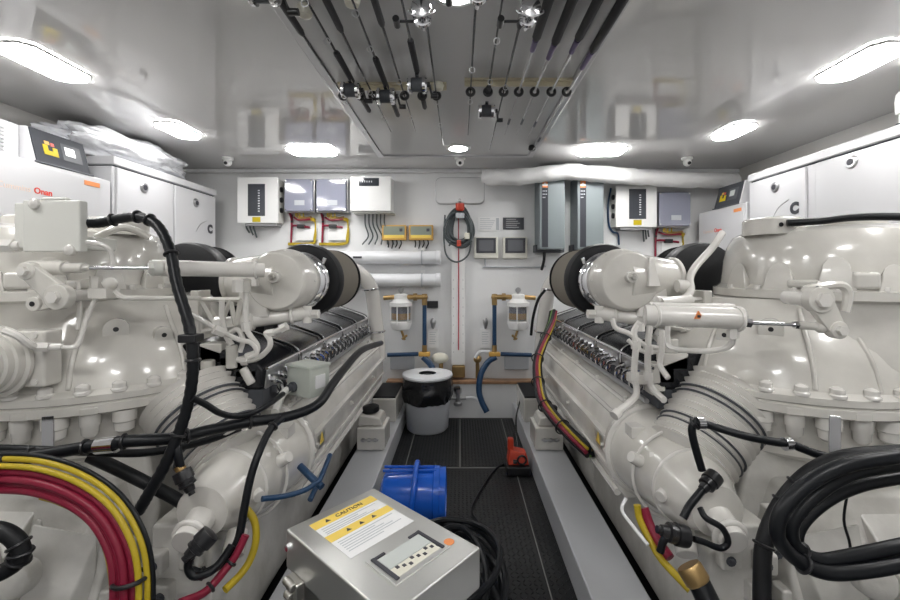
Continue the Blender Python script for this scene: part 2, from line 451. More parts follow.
    # valve covers with chrome rails
    for k in range(5):
        y0 = 1.50+k*.335; y1 = y0+.322
        vc = MB(tf).prism([(.708, y0, .77), (.702, y0, .838), (.722, y0, .862), (.80, y0, .892), (.95, y0, .942), (1.00, y0, .93), (1.00, y0, .77)], (0, y1-y0, 0)).build('valve_cover', 'cover', t, bevel=.010)
        q = MB(tf)
        for yy in (y1-.01,):
            q.tube([(.694, yy, .775), (.693, yy, .84), (.718, yy, .872), (.80, yy, .902), (.94, yy, .950), (.99, yy, .95)], .0045, 6, 3)
        q.build('chrome_strap', 'chrome', vc)
        MB(tf).prism([(.699, y0+.015, .768), (.693, y0+.015, .832), (.70, y0+.015, .838), (.708, y0+.015, .77)], (0, y1-y0-.03, 0)).build('cover_edge', 'alu', vc, bevel=.002)
        q = MB(tf)
        for j in range(4):
            yy = y0+.045+j*.075
            q.cyl((.70, yy, .80), (.675, yy, .795), .015, .012, 8); q.tube([(.68, yy, .795), (.668, yy+.02, .78), (.672, yy+.045, .745), (.69, yy+.05, .72)], .0055, 6, 4)
            q.box((.690, yy+.03, .755), (.018, .022, .03))
        q.build('injector_fitting', 'chrome', t)
        MB(tf).box2((.706, y0, .70), (.76, y1, .768)).build('cover_skirt', 'dgrey', t, bevel=.004)
    MB(tf).tube([(.690, 1.50, .846), (.690, 3.17, .846)], .006, 8, 1).build('chrome_rail', 'chrome', t)
    MB(tf).tube([(.676, 1.52, .722), (.676, 3.17, .722)], .010, 8, 1).build('fuel_rail', 'alu', t)
    MB(tf).prism([(.76, 1.5, .60), (.76, 1.5, .77), (1.0, 1.5, .77), (.90, 1.5, .60)], (0, 1.68, 0)).build('cylinder_head', 'dgrey', t)
    MB(tf).lathe((1.02, 1.88, .95), (0, 1, 0), [(.12, 0), (.14, .01), (.14, .10), (.12, .11), (.12, .2)], 30).build('dark_backing_drum', 'rubber', t)  # added black drum, stands for shade and black hoses behind the lattice bracket
    # head row behind covers (rocker tops, intake runner)
    MB(tf).cyl((1.22, 2.25, .90), (1.22, 3.18, .90), .12, n=24).build('intake_manifold', 'paint', t)
    q = MB(tf)
    for k in range(5): q.torus((1.22, 2.3+k*.2, .90), (0, 1, 0), .122, .012, 28, 6)
    q.build('manifold_band', 'pipe', t)
    # far bank and top of vee
    MB(tf).prism([(1.5, 2.22, .70), (1.45, 2.22, .88), (1.60, 2.22, .96), (1.80, 2.22, .90), (1.80, 2.22, .70)], (0, .95, 0)).build('outer_bank', 'cast_shaded', t, bevel=.02)
    # air filters
    for (u, r, tfx, zc, y0) in ((.70, .163, tff, 1.152, 1.88), (1.34, .182, side_tf(s, dO), 1.150, 2.05)):
        f = MB(tfx)
        pr = [(.05, .05)]
        L = .42 if u < 1 else .22; K = 60
        for k in range(K*2+1): pr.append((r-.012+(.0035 if k % 2 else 0), .06+(L-.1)*k/(K*2)))
        pr += [(r-.02, L-.03), (.05, L-.02)]
        fe = f.lathe((u, y0, zc), (0, 1, 0), pr, 48).build('filter_element', 'filter' if u < 1 else 'rubber', t)
        MB(tfx).lathe((u, y0, zc), (0, 1, 0), [(.11 if u < 1 else .02, .0), (r-.02, -.006), (r-.003, .002), (r+.004, .02), (r+.004, .055 if u < 1 else .085), (r-.004, .062 if u < 1 else .10), (r-.03, .062 if u < 1 else .10)], 48).build('filter_collar', 'rubber', fe)
        MB(tfx).lathe((u, y0, zc), (0, 1, 0), [(r-.006, L-.012), (r-.006, L), (r-.012, L+.006), (.03, L+.018)], 48).build('filter_cap', 'rubber', fe)
        if u > 1: continue
        q = MB(tfx); q.lathe((u, y0-.02, zc), (0, 1, 0), [(.10, -.06), (.118, -.05), (.118, .0), (.112, .012)], 40); q.torus((u, y0-.045, zc), (0, 1, 0), .119, .007, 40, 8); q.torus((u, y0-.02, zc), (0, 1, 0), .117, .004, 40, 8)
        q.cyl((u-.10, y0-.045, zc+.075), (u-.11, y0-.045, zc+.10), .008, n=8)
        q.build('filter_clamp', 'chrome', fe)
    # turbo housing
    u, zc = .715, 1.155
    q = MB(tff)
    q.lathe((u, 1.80, zc), (0, -1, 0), [(.10, -.02), (.118, .0), (.124, .02), (.124, .05), (.130, .055), (.130, .075), (.122, .085), (.118, .16), (.108, .175), (.04, .18)], 48)
    q.lathe((u, 1.72, zc), (1, .06, -.02), [(.115, .0), (.110, .08), (.092, .20), (.10, .203), (.10, .22)], 32)
    th = q.build('turbo_housing', 'paint', t, bevel=.004)
    q = MB(tff)
    for k in range(12):
        a = 2*PI*k/12; q.bolt((u+math.cos(a)*.118, 1.725, zc+math.sin(a)*.118), (0, -1, 0), .008)
    q.prism([(u+.03, 1.63, zc-.14), (u+.16, 1.63, zc-.14), (u+.14, 1.63, zc-.03), (u+.05, 1.63, zc-.02)], (0, .10, 0))
    q.prism([(u+.055, 1.59, zc-.02), (u+.10, 1.59, zc-.02), (u+.085, 1.615, zc+.09), (u+.07, 1.615, zc+.09)], (0, .03, 0))
    q.cyl((u-.005, 1.625, zc+.015), (u-.005, 1.59, zc+.015), .022)
    q.cyl((u-.11, 1.70, zc-.13), (u+.22, 1.62, zc-.17), .028); q.torus((u-.04, 1.683, zc-.139), (1, -.24, -.12), .03, .008, 20, 6); q.torus((u+.10, 1.65, zc-.156), (1, -.24, -.12), .03, .008, 20, 6)
    q.cyl((u-.10, 1.69, zc-.10), (u-.10, 1.69, zc-.17), .018); q.cyl((u-.145, 1.70, zc-.135), (u-.10, 1.70, zc-.135), .020, n=6); q.cyl((u+.19, 1.625, zc-.168), (u+.23, 1.615, zc-.171), .034, n=8)
    q.build('turbo_bracket', 'pipe', th, bevel=.004)
    MB(tff).bolt((u-.005, 1.59, zc+.015), (0, -1, 0), .010).build('hub_bolt', 'steel', th)
    # far end air duct
    q = MB(tf); q.tube([(.86, 2.95, 1.22), (.76, 3.05, 1.20), (.665, 3.12, 1.08), (.64, 3.16, .88), (.62, 3.18, .66), (.62, 3.2, .52)], .052, 18, 8); q.build('air_duct', 'pipe', t)
    q = MB(tf); q.torus((.665, 3.12, 1.06), (.1, 0, 1), .054, .008, 20, 6); q.torus((.62, 3.17, .74), (.1, 0, 1), .054, .008, 20, 6); q.build('duct_clamp', 'chrome', t)
    # lattice bracket between gearbox and turbo
    tg = side_tf(s, dG*.6)
    q = MB(tg); y = 1.60
    def bar(p, r_, q=q, y=y, wd=.022):
        p = V((p[0], y, p[1])); r_ = V((r_[0], y, r_[1])); q.tube([p, r_], wd/2, 4, 1)
    c4 = [(.99, 1.085), (.835, 1.085), (.855, .985), (.99, .96)]
    for i in range(4): bar(c4[i], c4[(i+1) % 4])
    bar(c4[0], (.92, .965)); bar((.92, .965), (.875, 1.085)); bar((.875, 1.085), c4[2])
    q.box((1.0, 1.62, 1.02), (.03, .08, .20))
    q.build('lattice_bracket', 'paint', t, bevel=.003)
    return t

ENG = {s: make_engine(s) for s in (-1, 1)}

# ------------------------------------------------------------------ gearboxes
GC = {-1: V((1.36, 1.70, 0)), 1: V((1.25, 1.70, 0))}
def rad_at(z):
    P = [(.45, .36), (.60, .40), (.70, .425), (.79, .455), (.85, .450), (.89, .438), (.94, .412), (.985, .378), (1.03, .345), (1.07, .322), (1.10, .30), (1.36, .28)]
    if z <= P[0][0]: return P[0][1]
    for (z0, r0), (z1, r1) in zip(P, P[1:]):
        if z <= z1: return r0+(r1-r0)*(z-z0)/(z1-z0)
    return P[-1][1]
def make_gearbox(s):
    w = 'left' if s < 0 else 'right'
    c = GC[s]; tf = side_tf(s)
    # local angle phi: 0 = towards camera (-Y), positive = inboard
    def gp(phi, z, dr=0.0):
        r = rad_at(z)+dr
        return V((c.x-math.sin(phi)*r, c.y-math.cos(phi)*r, z))
    def gd(phi): return V((-math.sin(phi), -math.cos(phi), 0))
    t = thing('marine_gearbox', 'big rounded white gearbox with a bolted flange in the %s foreground' % w, 'gearbox', (s*c.x, c.y, 0), 'pair of gearboxes')
    pr = [(.0, .58), (.37, .58), (.40, .60), (.418, .66), (.43, .72), (.436, .745), (.475, .752), (.482, .757), (.482, .782), (.475, .786), (.474, .788), (.482, .792), (.482, .812), (.474, .818), (.458, .826), (.450, .85), (.438, .89), (.412, .94), (.378, .985), (.345, 1.03), (.322, 1.07), (.30, 1.095), (0, 1.10)]
    MB(tf).lathe(c, (0, 0, 1), [(r, z) for r, z in pr], 72, caps=False).build('housing', 'paint', t, smooth=30)
    c2 = c+V((.15, -.08, 0)); HOLES = []
    MB(tf).lathe(c2, (0, 0, 1), [(0, .86), (.36, .86), (.362, .90), (.345, .97), (.335, 1.05), (.345, 1.09), (.365, 1.10), (.365, 1.128), (.352, 1.132), (.336, 1.145), (.332, 1.18), (.326, 1.24), (.316, 1.29), (.295, 1.33), (.26, 1.348), (.0, 1.352)], 64, caps=False).build('upper_drum', 'paint', t, smooth=30)
    def up(phi, z, dr=0.0):
        r = .340-(z-1.13)*.09+dr
        return V((c2.x-math.sin(phi)*r, c2.y-math.cos(phi)*r, z))
    q = MB(tf)
    for phi in (.38, 1.05, 1.6):      # vertical ribs on dome
        P = [gp(phi, z, .004) for z in (.83, .90, .96, 1.02, 1.07)]
        q.tube(P, .008, 8, 4)
    for phi, hh in ((-.75, .06), (-.30, .09), (.2, .05), (.62, .075), (1.05, .06), (1.5, .06)):   # arch pockets on upper drum
        d = gd(phi); x = V((d.y, -d.x, 0))
        base = up(phi, 1.125, -.02)
        q.hull([base+x*.05+d*.036, base-x*.05+d*.036, base+x*.05, base-x*.05]+[base+V((0, 0, hh))+x*math.cos(a)*.036+V((0, 0, math.sin(a)*.04))+d*(.030-.014*math.sin(a)) for a in [k*PI/8 for k in range(9)]])
    for (x, y, r, hh) in ((-.09, -.14, .095, .055), (.16, -.20, .085, .055), (.38, .0, .05, .04), (.12, .05, .10, .045)):
        q.lathe(c+V((x, y, 1.325)), (0, 0, 1), [(r, 0), (r, hh), (r*.9, hh+.006), (.0, hh+.008)], 28, caps=False)
    for phi, z, r in ((.62, 1.00, .030), (.95, .97, .024)):
        d = gd(phi)+V((0, 0, .35)); p = gp(phi, z, -.02)
        d = gd(phi); x = V((d.y, -d.x, 0)); r2 = r*1.2
        q.prism([p+x*math.cos(a)*r2+V((0, 0, math.sin(a)*r2)) for a in [k*PI/8 for k in range(9)]]+[p-x*r2*.95+V((0, 0, -.06)), p-x*r2*.4+V((0, 0, -.085)), p+x*r2*.5+V((0, 0, -.08)), p+x*r2*.95+V((0, 0, -.05))], d*.034)
        HOLES.append((p+d*.034, d))
    for phi in (-.9, -.55, -.2, .15, .5, .85, 1.2, 1.55):    # window slots/lugs of flange
        q.box(gp(phi, .765, .028), (.045, .016, .024), Matrix.Rotation(phi, 3, 'Z').transposed())
    q.build('housing_boss', 'paint', t, bevel=.004)
    for p_, d_ in HOLES: MB(tf).lathe(p_, d_, [(.008, 0), (.008, .001)], 12).build('threaded_hole', 'black', t)
    q = MB(tf)
    for phi, w_, z0, z1 in ((-.55, .09, 1.135, 1.20), (.0, .10, 1.135, 1.17), (.42, .07, 1.135, 1.19), (.85, .09, 1.135, 1.165)):
        q.box(up(phi, (z0+z1)/2, .0), (w_, .05, z1-z0), Matrix.Rotation(phi, 3, 'Z').transposed())
    q.build('upper_casting', 'paint', t, bevel=.012, seg=3)
    # flange bolts above, barrel bosses below
    for k in range(19):
        phi = -1.25+k*.19
        if not (-1.4 < phi < 2.2): continue
        b = MB(tf)
        b.lathe(gp(phi, .815, .012), (0, 0, 1), [(.022, 0), (.022, .008), (.018, .012), (.018, .026), (.010, .032), (.0, .034)], 14, caps=False)
        b.build('flange_bolt', 'pipe', t)
        b = MB(tf)
        r = .027 if k % 2 else .034
        b.lathe(gp(phi+.03, .752, .005), (0, 0, -1), [(r, 0), (r, .035), (r*.86, .04), (r*.8, .065), (r*.5, .074), (0, .076)], 14, caps=False)
        b.build('barrel_boss', 'pipe', t)
    for k in range(9):
        phi = -1.0+k*.32
        MB(tf).bolt(up(phi, 1.129, .012), (0, 0, 1), .010, .012).build('drum_bolt', 'pipe', t)
    # metal straps holding the cable
    for phi in (.30, .86):
        p = gp(phi, .74, .04); d = gd(phi)
        MB(tf).box(p+V((0, 0, -.03)), (.030, .008, .11), Matrix.Rotation(phi, 3, 'Z').transposed()).build('cable_strap', 'chrome', t, bevel=.002, label='bare metal strap')
    # lower casing
    q = MB(tf)
    x0 = .98 if s < 0 else .90
    q.prism([(x0+.03, 1.30, .08), (x0, 1.36, .42), (x0+.08, 1.40, .66), (1.80, 1.40, .66), (1.85, 1.30, .08)], (0, .7, 0))
    q.prism([(x0+.06, 1.12, .10), (x0+.03, 1.18, .34), (x0+.12, 1.28, .52), (1.70, 1.28, .52), (1.75, 1.12, .10)], (0, .3, 0))
    q.build('lower_casing', 'cast_shaded', t, bevel=.02, seg=3)
    q = MB(tf)
    # angular bracket/webs facing the camera
    for (u, z0, z1) in ((x0+.12, .15, .44), (x0+.27, .12, .46), (x0+.44, .12, .46)):
        q.hull([(u-.016, 1.22, z0), (u+.016, 1.22, z0), (u-.016, 1.04, z0), (u+.016, 1.04, z0), (u-.012, 1.25, z1), (u+.012, 1.25, z1)])
    q.hull([(x0+.30, 1.30, .50), (x0+.52, 1.30, .50), (x0+.26, 1.02, .30), (x0+.56, 1.02, .30), (x0+.26, 1.02, .24), (x0+.56, 1.02, .24), (x0+.3, 1.3, .3), (x0+.52, 1.3, .3)])
    q.lathe((x0+.42, 1.05, .24), (0, -1, 0), [(.075, 0), (.075, .03), (.05, .045), (.0, .045)], 24)
    q.lathe((x0+.16, 1.10, .40), (-.2, -1, .2), [(.045, 0), (.045, .05), (.03, .06), (0, .06)], 20)
    q.build('casing_web', 'cast_shaded', t, bevel=.008)
    q = MB(tf)
    for (u, y, z) in ((x0+.02, 1.27, .46), (x0+.0, 1.27, .36), (x0+.02, 1.22, .26), (x0+.10, 1.19, .31)):
        q.box((u+.03, y-.01, z), (.075, .05, .055)); 
    q.build('bolt_pad', 'cast_shaded', t, bevel=.008)
    for (u, z) in ((.845, .385), (.825, .30), (.745, .40)):
        pd = MB(tf).box((u, 1.172, z), (.055, .05, .06)).build('bolt_pad', 'cast_shaded', ENG[s], bevel=.008)
        MB(tf).bolt((u-.005, 1.147, z), (0, -1, 0), .009, .008).build('casing_bolt', 'dgrey', pd)
    q = MB(tf)
    q.hull([(x0+.30, 1.12, .50), (x0+.42, 1.12, .50), (x0+.20, 1.0, .34), (x0+.27, 1.0, .34), (x0+.20, 1.1, .30), (x0+.42, 1.1, .30), (x0+.24, 1.12, .46)])
    q.hull([(x0+.05, 1.20, .44), (x0+.20, 1.16, .50), (x0+.10, 1.08, .18), (x0+.16, 1.06, .18), (x0+.05, 1.18, .20), (x0+.24, 1.16, .25)])
    q.lathe((x0+.33, 1.10, .40), (-.1, -1, .25), [(.06, 0), (.06, .04), (.052, .05), (.052, .07), (.03, .075), (.03, .06), (0, .06)], 28)
    q.cyl((x0+.50, 1.08, .52), (x0+.50, 1.02, .20), .032, .04, 20)
    q.cyl((x0+.58, 1.04, .50), (x0+.62, .98, .25), .022, .022, 16)
    q.build('cast_bracket', 'cast_shaded', t, bevel=.010)
    for (u, y, z) in ((x0+.02, 1.27, .46), (x0+.0, 1.27, .36), (x0+.02, 1.22, .26), (x0+.10, 1.19, .31)):
        MB(tf).bolt((u+.035, y-.036, z), (-.1, -1, .1), .009, .008).build('casing_bolt', 'dgrey', t)
    # round oil cooler / pulley on a square plate, on the near outer face
    return t, gp, gd, tf
GB = {s: make_gearbox(s) for s in (-1, 1)}

# --- left gearbox extras
t, gp, gd, tf = GB[-1]
# junction box on top
q = MB(); Yb = 1.24
a = W(22, 252, Yb); b = W(80, 200, Yb)
q.box2((a.x, Yb, a.z), (b.x, Yb+.028, b.z)); q.box2((W(38, 0, Yb).x, Yb+.005, b.z), (W(64, 0, Yb).x, Yb+.025, b.z+.010)); q.box2((a.x+.02, Yb+.027, a.z+.01), (b.x-.02, Yb+.16, a.z+.05))
q.box2((W(10, 0, Yb).x, Yb+.01, W(0, 248, Yb).z), (a.x+.002, Yb+.04, W(0, 202, Yb).z))
jb = q.build('junction_box', 'box', t, bevel=.006)
q = MB()
for (px, py) in ((35, 204), (70, 250)): q.lathe(W(px, py, Yb), (0, -1, 0), [(.016, -.01), (.016, .006), (.008, .012)], 14)
q.build('box_screw', 'pipe', jb, bevel=.001)
q = MB(); q.cyl(W(0, 246, 1.26), W(22, 246, 1.26), .016); q.cyl(W(4, 246, 1.26), W(16, 246, 1.26), .022, n=6); q.build('conduit_nut', 'pipe', jb)
# lever
q = MB()
p0 = W(26, 271, 1.20); p1 = W(57, 297, 1.20)
dr = (p1-p0).normalized(); nn = V((-dr.z, 0, dr.x))
q.prism([p0+nn*.024-dr*.01, p0-nn*.024-dr*.01, p1-nn*.034, p1+nn*.034], (0, .02, 0))
q.lathe(p0+V((0, -.004, 0)), (0, 1, 0), [(.026, 0), (.026, .028)], 20); q.lathe(p1+V((0, -.006, 0)), (0, 1, 0), [(.037, 0), (.037, .03)], 24)
lv = q.build('shift_lever', 'paint', t, bevel=.004)
q = MB(); q.lathe(p0+V((0, -.004, 0)), (0, -1, 0), [(.014, 0), (.014, .012)], 6); q.lathe(p1+V((0, -.006, 0)), (0, -1, 0), [(.018, 0), (.018, .012)], 6)
q.lathe(p1, (0, 1, 0), [(.018, 0), (.018, .10)], 14); q.build('lever_pin', 'pipe', lv)
q = MB(); q.prism([W(24, 303, 1.26), W(30, 312, 1.26), W(50, 308, 1.26), W(66, 300, 1.26), W(62, 292, 1.26), W(40, 294, 1.26)], (0, .05, 0)); q.lathe(W(32, 304, 1.25), (0, 1, 0), [(.022, 0), (.022, .05)], 16); q.build('lever_lug', 'paint', t, bevel=.004)
MB().lathe(W(32, 304, 1.249), (0, -1, 0), [(.008, 0), (.008, .001)], 12).build('lug_hole', 'black', t)
# clevis + rod + cylinder
q = MB(); q.cyl(W(88, 268, 1.24), W(152, 268, 1.30), .006, n=12); q.build('push_rod', 'chrome', t)
q = MB(); q.cyl(W(64, 268, 1.24), W(84, 268, 1.24), .015); q.cyl(W(82, 268, 1.24), W(90, 268, 1.24), .009, n=6)
q.cyl(W(30, 268, 1.24), W(66, 268, 1.24), .022); q.build('clevis', 'paint', t, bevel=.002)
q = MB(); q.cyl(W(151, 268, 1.31), W(160, 268, 1.33), .026, n=20); q.cyl(W(148, 268, 1.30), W(154, 268, 1.31), .018, n=6); q.build('gland_nut', 'box', t)
q = MB(); q.cyl(W(158, 268, 1.34), W(264, 270, 1.50), .026, n=20); q.torus(W(170, 268, 1.355), (1, .3, 0), .028, .005, 20, 6); q.torus(W(256, 270, 1.49), (1, .3, 0), .028, .005, 20, 6)
q.cyl(W(239, 280, 1.48), W(239, 292, 1.48), .022, n=6)
q.build('shift_cylinder', 'pipe', t)
# round cover on square plate
q = MB(); Y = 1.22; a = W(-40, 388, Y); b = W(44, 331, Y)
q.box2((a.x, Y, a.z), (b.x, Y+.06, b.z)); pl = q.build('square_plate', 'paint', t, bevel=.008)
c0 = W(0, 361, Y)
q = MB(); q.lathe(c0, (0, -1, 0), [(.10, 0), (.104, .004), (.104, .014), (.092, .016), (.090, .034), (.082, .036), (.080, .052), (.070, .054), (.067, .068), (.055, .070), (.051, .082), (.03, .09), (0, .092)], 40, caps=False); q.build('round_cover', 'paint', t)
q = MB()
for (px, py) in ((35, 335), (35, 382)): q.lathe(W(px, py, Y), (0, -1, 0), [(.010, 0), (.010, .004)], 12)
q.build('plate_bolt', 'pipe', pl)
q = MB(); q.tube([W(5, 331, 1.15), W(18, 336, 1.15), W(30, 345, 1.17), (W(36, 347, 1.19))], .010, 8, 4); q.cyl(W(36, 347, 1.19), W(50, 347, 1.20), .014, n=6); q.cyl(W(50, 347, 1.2), W(62, 347, 1.21), .010)
q.tube([W(60, 347, 1.21), W(74, 347, 1.22), W(80, 340, 1.24), W(86, 320, 1.26), W(96, 298, 1.27)], .007, 8, 5)
q.tube([W(78, 282, 1.28), W(80, 302, 1.27), W(78, 330, 1.25)], .006, 8, 3)
q.tube([W(82, 242, 1.26), W(100, 244, 1.27), W(110, 250, 1.28), W(113, 262, 1.29), W(113, 268, 1.29)], .007, 8, 5)
q.build('oil_pipe', 'pipe', t)
q = MB()
q.box(W(104, 293, 1.28), (.055, .05, .03)); q.cyl(W(96, 276, 1.28), W(96, 288, 1.28), .016, n=6); q.sphere(W(110, 284, 1.28), .02)
q.tube([W(115, 292, 1.28), W(122, 297, 1.28), W(130, 298, 1.29), W(170, 298, 1.36), W(200, 298, 1.45)], .008, 8, 4)
q.tube([W(95, 238, 1.35), W(118, 228, 1.4), W(132, 229, 1.42), W(150, 238, 1.45)], .012, 8, 4)
q.build('control_valve', 'paint', t, bevel=.003)

# --- right gearbox extras
t, gp, gd, tf = GB[1]
q = MB(); ya, yb = 1.22, 1.18
q.cyl(W(645, 315, 1.24), W(742, 319, yb), .030, n=24); q.torus(W(655, 315.4, 1.235), (1, 0, 0), .032, .005, 24, 6); q.torus(W(738, 319, yb), (1, 0, 0), .031, .005, 24, 6)
q.cyl(W(650, 308, 1.28), W(734, 310, 1.22), .018); q.tube([W(732, 310, 1.22), W(741, 311, 1.2), W(744, 318, 1.18)], .012, 8, 4)
sc = q.build('shift_cylinder', 'pipe', t)
q = MB(); q.cyl(W(742, 322, yb), W(750, 323, yb), .014, n=6); q.cyl(W(748, 323, yb), W(800, 325, 1.16), .0055, n=10); q.cyl(W(794, 325, 1.16), W(800, 325, 1.16), .011, n=6); q.build('push_rod', 'chrome', sc)
q = MB(); q.cyl(W(798, 325, 1.16), W(822, 327, 1.15), .011); q.sphere(W(821, 327, 1.15), .017); q.build('clevis', 'paint', sc)
pt = W(699, 316, 1.178); q = MB(); q.prism([pt+V((-.013, 0, -.008)), pt+V((.013, 0, -.008)), pt+V((0, 0, .014))], (0, .006, 0)); q.build('warning_triangle', 'orange', sc)
pt = W(699, 316, 1.1775); MB().box(pt+V((0, 0, -.001)), (.009, .002, .007)).build('warning_mark', 'ink', sc)
q = MB(); q.cyl(W(733, 328, yb+.01), W(733, 338, yb+.01), .016, n=6); q.tube([W(733, 338, yb+.01), W(731, 344, yb+.02), W(722, 349, yb+.04), W(700, 351, 1.26), W(672, 348, 1.32), W(668, 338, 1.36), W(668, 325, 1.38)], .0085, 8, 6); q.build('oil_pipe', 'pipe', t)
q = MB()
p0 = W(821, 300, 1.13); p1 = W(839, 330, 1.13); dr = (p1-p0).normalized(); nn = V((-dr.z, 0, dr.x))
q.prism([p0+nn*.034, p0-nn*.034, p1-nn*.022, p1+nn*.022], (0, .02, 0)); q.lathe(p0+V((0, -.005, 0)), (0, 1, 0), [(.036, 0), (.036, .03)], 24); q.lathe(p1+V((0, -.005, 0)), (0, 1, 0), [(.024, 0), (.024, .03)], 20)
q.tube([W(822, 327, 1.145), W(832, 329, 1.14), p1+V((0, .01, 0))], .010, 8, 3)
lv = q.build('shift_lever', 'paint', t, bevel=.004)
q = MB(); q.lathe(p0+V((0, -.005, 0)), (0, -1, 0), [(.02, 0), (.02, .012)], 6); q.lathe(p1+V((0, -.005, 0)), (0, -1, 0), [(.014, 0), (.014, .012)], 6); q.lathe(p0, (0, 1, 0), [(.02, 0), (.02, .12)], 14); q.build('lever_pin', 'pipe', lv)
q = MB(); q.tube([W(804, 292, 1.18), W(812, 288, 1.17), W(840, 285, 1.17), W(848, 295, 1.17), W(845, 312, 1.17)], .012, 8, 5); q.build('lever_bracket', 'paint', t)
MB().cyl(W(817, 286, 1.14), W(819, 295, 1.14), .003, n=8).build('lever_pointer', 'dgrey', t)
q = MB(); q.tube([gp(.0, 1.06, .002), gp(.0, 1.0, .002), gp(.0, .92, .002), gp(.0, .83, .002)], .007, 8, 3); q.build('seam_rib', 'paint', t)
# bent tube at top left of right gearbox
q = MB(); q.tube([W(722, 233, 1.7), W(712, 248, 1.66), W(696, 266, 1.62), W(690, 278, 1.6), W(691, 290, 1.58), W(686, 297, 1.56), W(676, 300, 1.54), W(656, 300, 1.5)], .014, 10, 6)
q.cyl(W(677, 286, 1.6), W(691, 286, 1.6), .024); q.cyl(W(690, 300, 1.55), W(660, 303, 1.5), .020); q.build('bent_pipe', 'pipe', t)
q = MB(); q.cyl(W(786, 224, 1.5), W(778, 224, 1.5), .030, n=20); q.build('cable_gland', 'pipe', t)
MB().lathe(W(781, 224.5, 1.468), (0, -1, 0), [(.008, 0), (.008, .002)], 12).build('gland_hole', 'black', t)

# ---- small white pipe clusters on engines (left)
q = MB()
Y = 1.50
q.tube([W(186, 312, 1.36), W(205, 322, 1.42), W(222, 332, 1.45), W(240, 340, 1.46), W(250, 342, 1.46), W(256, 348, 1.46), W(256, 354, 1.46), W(249, 358, 1.46)], .009, 8, 5)
q.tube([W(246, 292, Y), W(246, 325, Y), W(250, 335, Y), W(257, 345, Y), W(256, 352, Y), W(246, 356, Y)], .010, 8, 5)
q.tube([W(284, 328, Y), W(274, 332, Y), W(266, 333, Y), (W(270, 340, Y)), W(269, 348, Y), W(258, 358, Y), W(244, 361, Y), W(232, 358, Y)], .010, 8, 5)
q.tube([W(230, 332, Y), W(238, 330, Y), W(243, 340, Y), W(240, 352, Y)], .009, 8, 5)
q.tube([W(222, 300, Y), W(222, 318, Y), W(226, 335, Y), W(232, 345, Y)], .010, 8, 5)
q.cyl(W(214, 329, 1.42), W(224, 333, 1.44), .017, n=6)
q.cyl(W(246, 322, Y), W(247, 331, Y), .017, n=6); q.cyl(W(268, 333, Y), W(274, 332, Y), .014, n=6); q.cyl(W(281, 329, Y), W(287, 326, Y), .016, n=6); q.cyl(W(248, 361, Y), W(242, 361, Y), .016, n=6)
q.build('coolant_pipe', 'pipe', ENG[-1])
q = MB()
for (px, py, w_, h_) in ((236, 362, .09, .05), (215, 352, .08, .07), (250, 372, .08, .03), (225, 372, .1, .03)): q.box(W(px, py, 1.53), (w_, .06, h_))
q.cyl(W(246, 279, 1.49), W(246, 292, 1.5), .018, n=6); q.cyl(W(232, 345, 1.5), W(232, 368, 1.5), .02); q.cyl(W(243, 368, 1.5), W(252, 384, 1.5), .016)
q.cyl(W(208, 360, 1.48), W(208, 370, 1.48), .024, n=6)
q.build('valve_block', 'paint', ENG[-1], bevel=.005)
q = MB(); q.box(W(251, 381, 1.6), (.13, .12, .10)); q.build('black_bracket', 'rubber', ENG[-1], bevel=.006)
MB().lathe(W(254, 381, 1.53), (0, -1, 0), [(.024, 0), (.024, .008), (.016, .016)], 18).build('bracket_knob', 'alu', ENG[-1])
q = MB()
q.tube([W(612, 318, Y), W(616, 328, Y), W(630, 334, Y), W(645, 345, Y), W(658, 348, Y)], .009, 8, 5)
q.tube([W(640, 322, Y), W(634, 332, Y), W(636, 345, Y), W(634, 372, Y), W(636, 395, Y), W(618, 412, 1.46)], .012, 8, 5)
q.tube([W(650, 325, Y), W(648, 345, Y), W(648, 372, Y), W(652, 388, Y), W(664, 400, 1.42)], .012, 8, 5)
q.tube([W(662, 330, 1.46), W(662, 350, 1.46), W(660, 365, 1.46), W(668, 378, 1.42)], .010, 8, 5)
q.tube([W(628, 340, Y), W(640, 350, Y), W(655, 352, Y), W(664, 346, Y)], .008, 8, 5)
for (px, py) in ((634, 376), (648, 376), (636, 345), (648, 350), (662, 340), (640, 327)): q.cyl(W(px, py-4, Y), W(px, py+4, Y), .017, n=6)
q.cyl(W(618, 412, 1.46), W(614, 416, 1.45), .018)
q.build('coolant_pipe', 'pipe', ENG[1])
q = MB()
for (px, py, w_, h_) in ((660, 372, .08, .07), (672, 360, .09, .06), (655, 388, .05, .04), (640, 378, .08, .035), (668, 345, .05, .05)): q.box(W(px, py, 1.53), (w_, .06, h_))
q.build('valve_block', 'paint', ENG[1], bevel=.005)

# sensor box on the left engine
t = thing('sensor_box', 'small grey-green square junction box on the side of the left engine', 'junction box', W(300, 397, 1.62))
q = MB(); a = W(291, 397, 1.6); b = W(316, 368, 1.6)
R = Matrix.Rotation(-.5, 3, 'Z'); q.box((a+b)/2+V((0, .05, 0)), (.13, .10, .115), R); bx = q.build('box_body', 'boxgreen', t, bevel=.006)
q = MB(); q.box((a+b)/2+V((0, .05, .058)), (.138, .108, .012), R); q.build('box_lid', 'boxgreen', t, bevel=.003)
ctr = (a+b)/2+V((0, .05, 0))
q = MB(); q.box(ctr+R @ V((.0655, 0, 0)), (.003, .05, .05), R); q.build('label_plate', 'paper', t)
q = MB(); q.lathe(ctr+R @ V((-.02, -.052, -.02)), R @ V((0, -1, 0)), [(.020, 0), (.020, .01), (.014, .014), (.014, .03)], 16); q.build('cable_gland', 'dgrey', t)
g0 = ctr+R @ V((-.02, -.07, -.02))
q = MB(); q.tube([g0, g0+V((-.02, -.02, -.02)), W(275, 412, 1.5)], .014, 10, 4); q.build('sleeve', 'box', t)

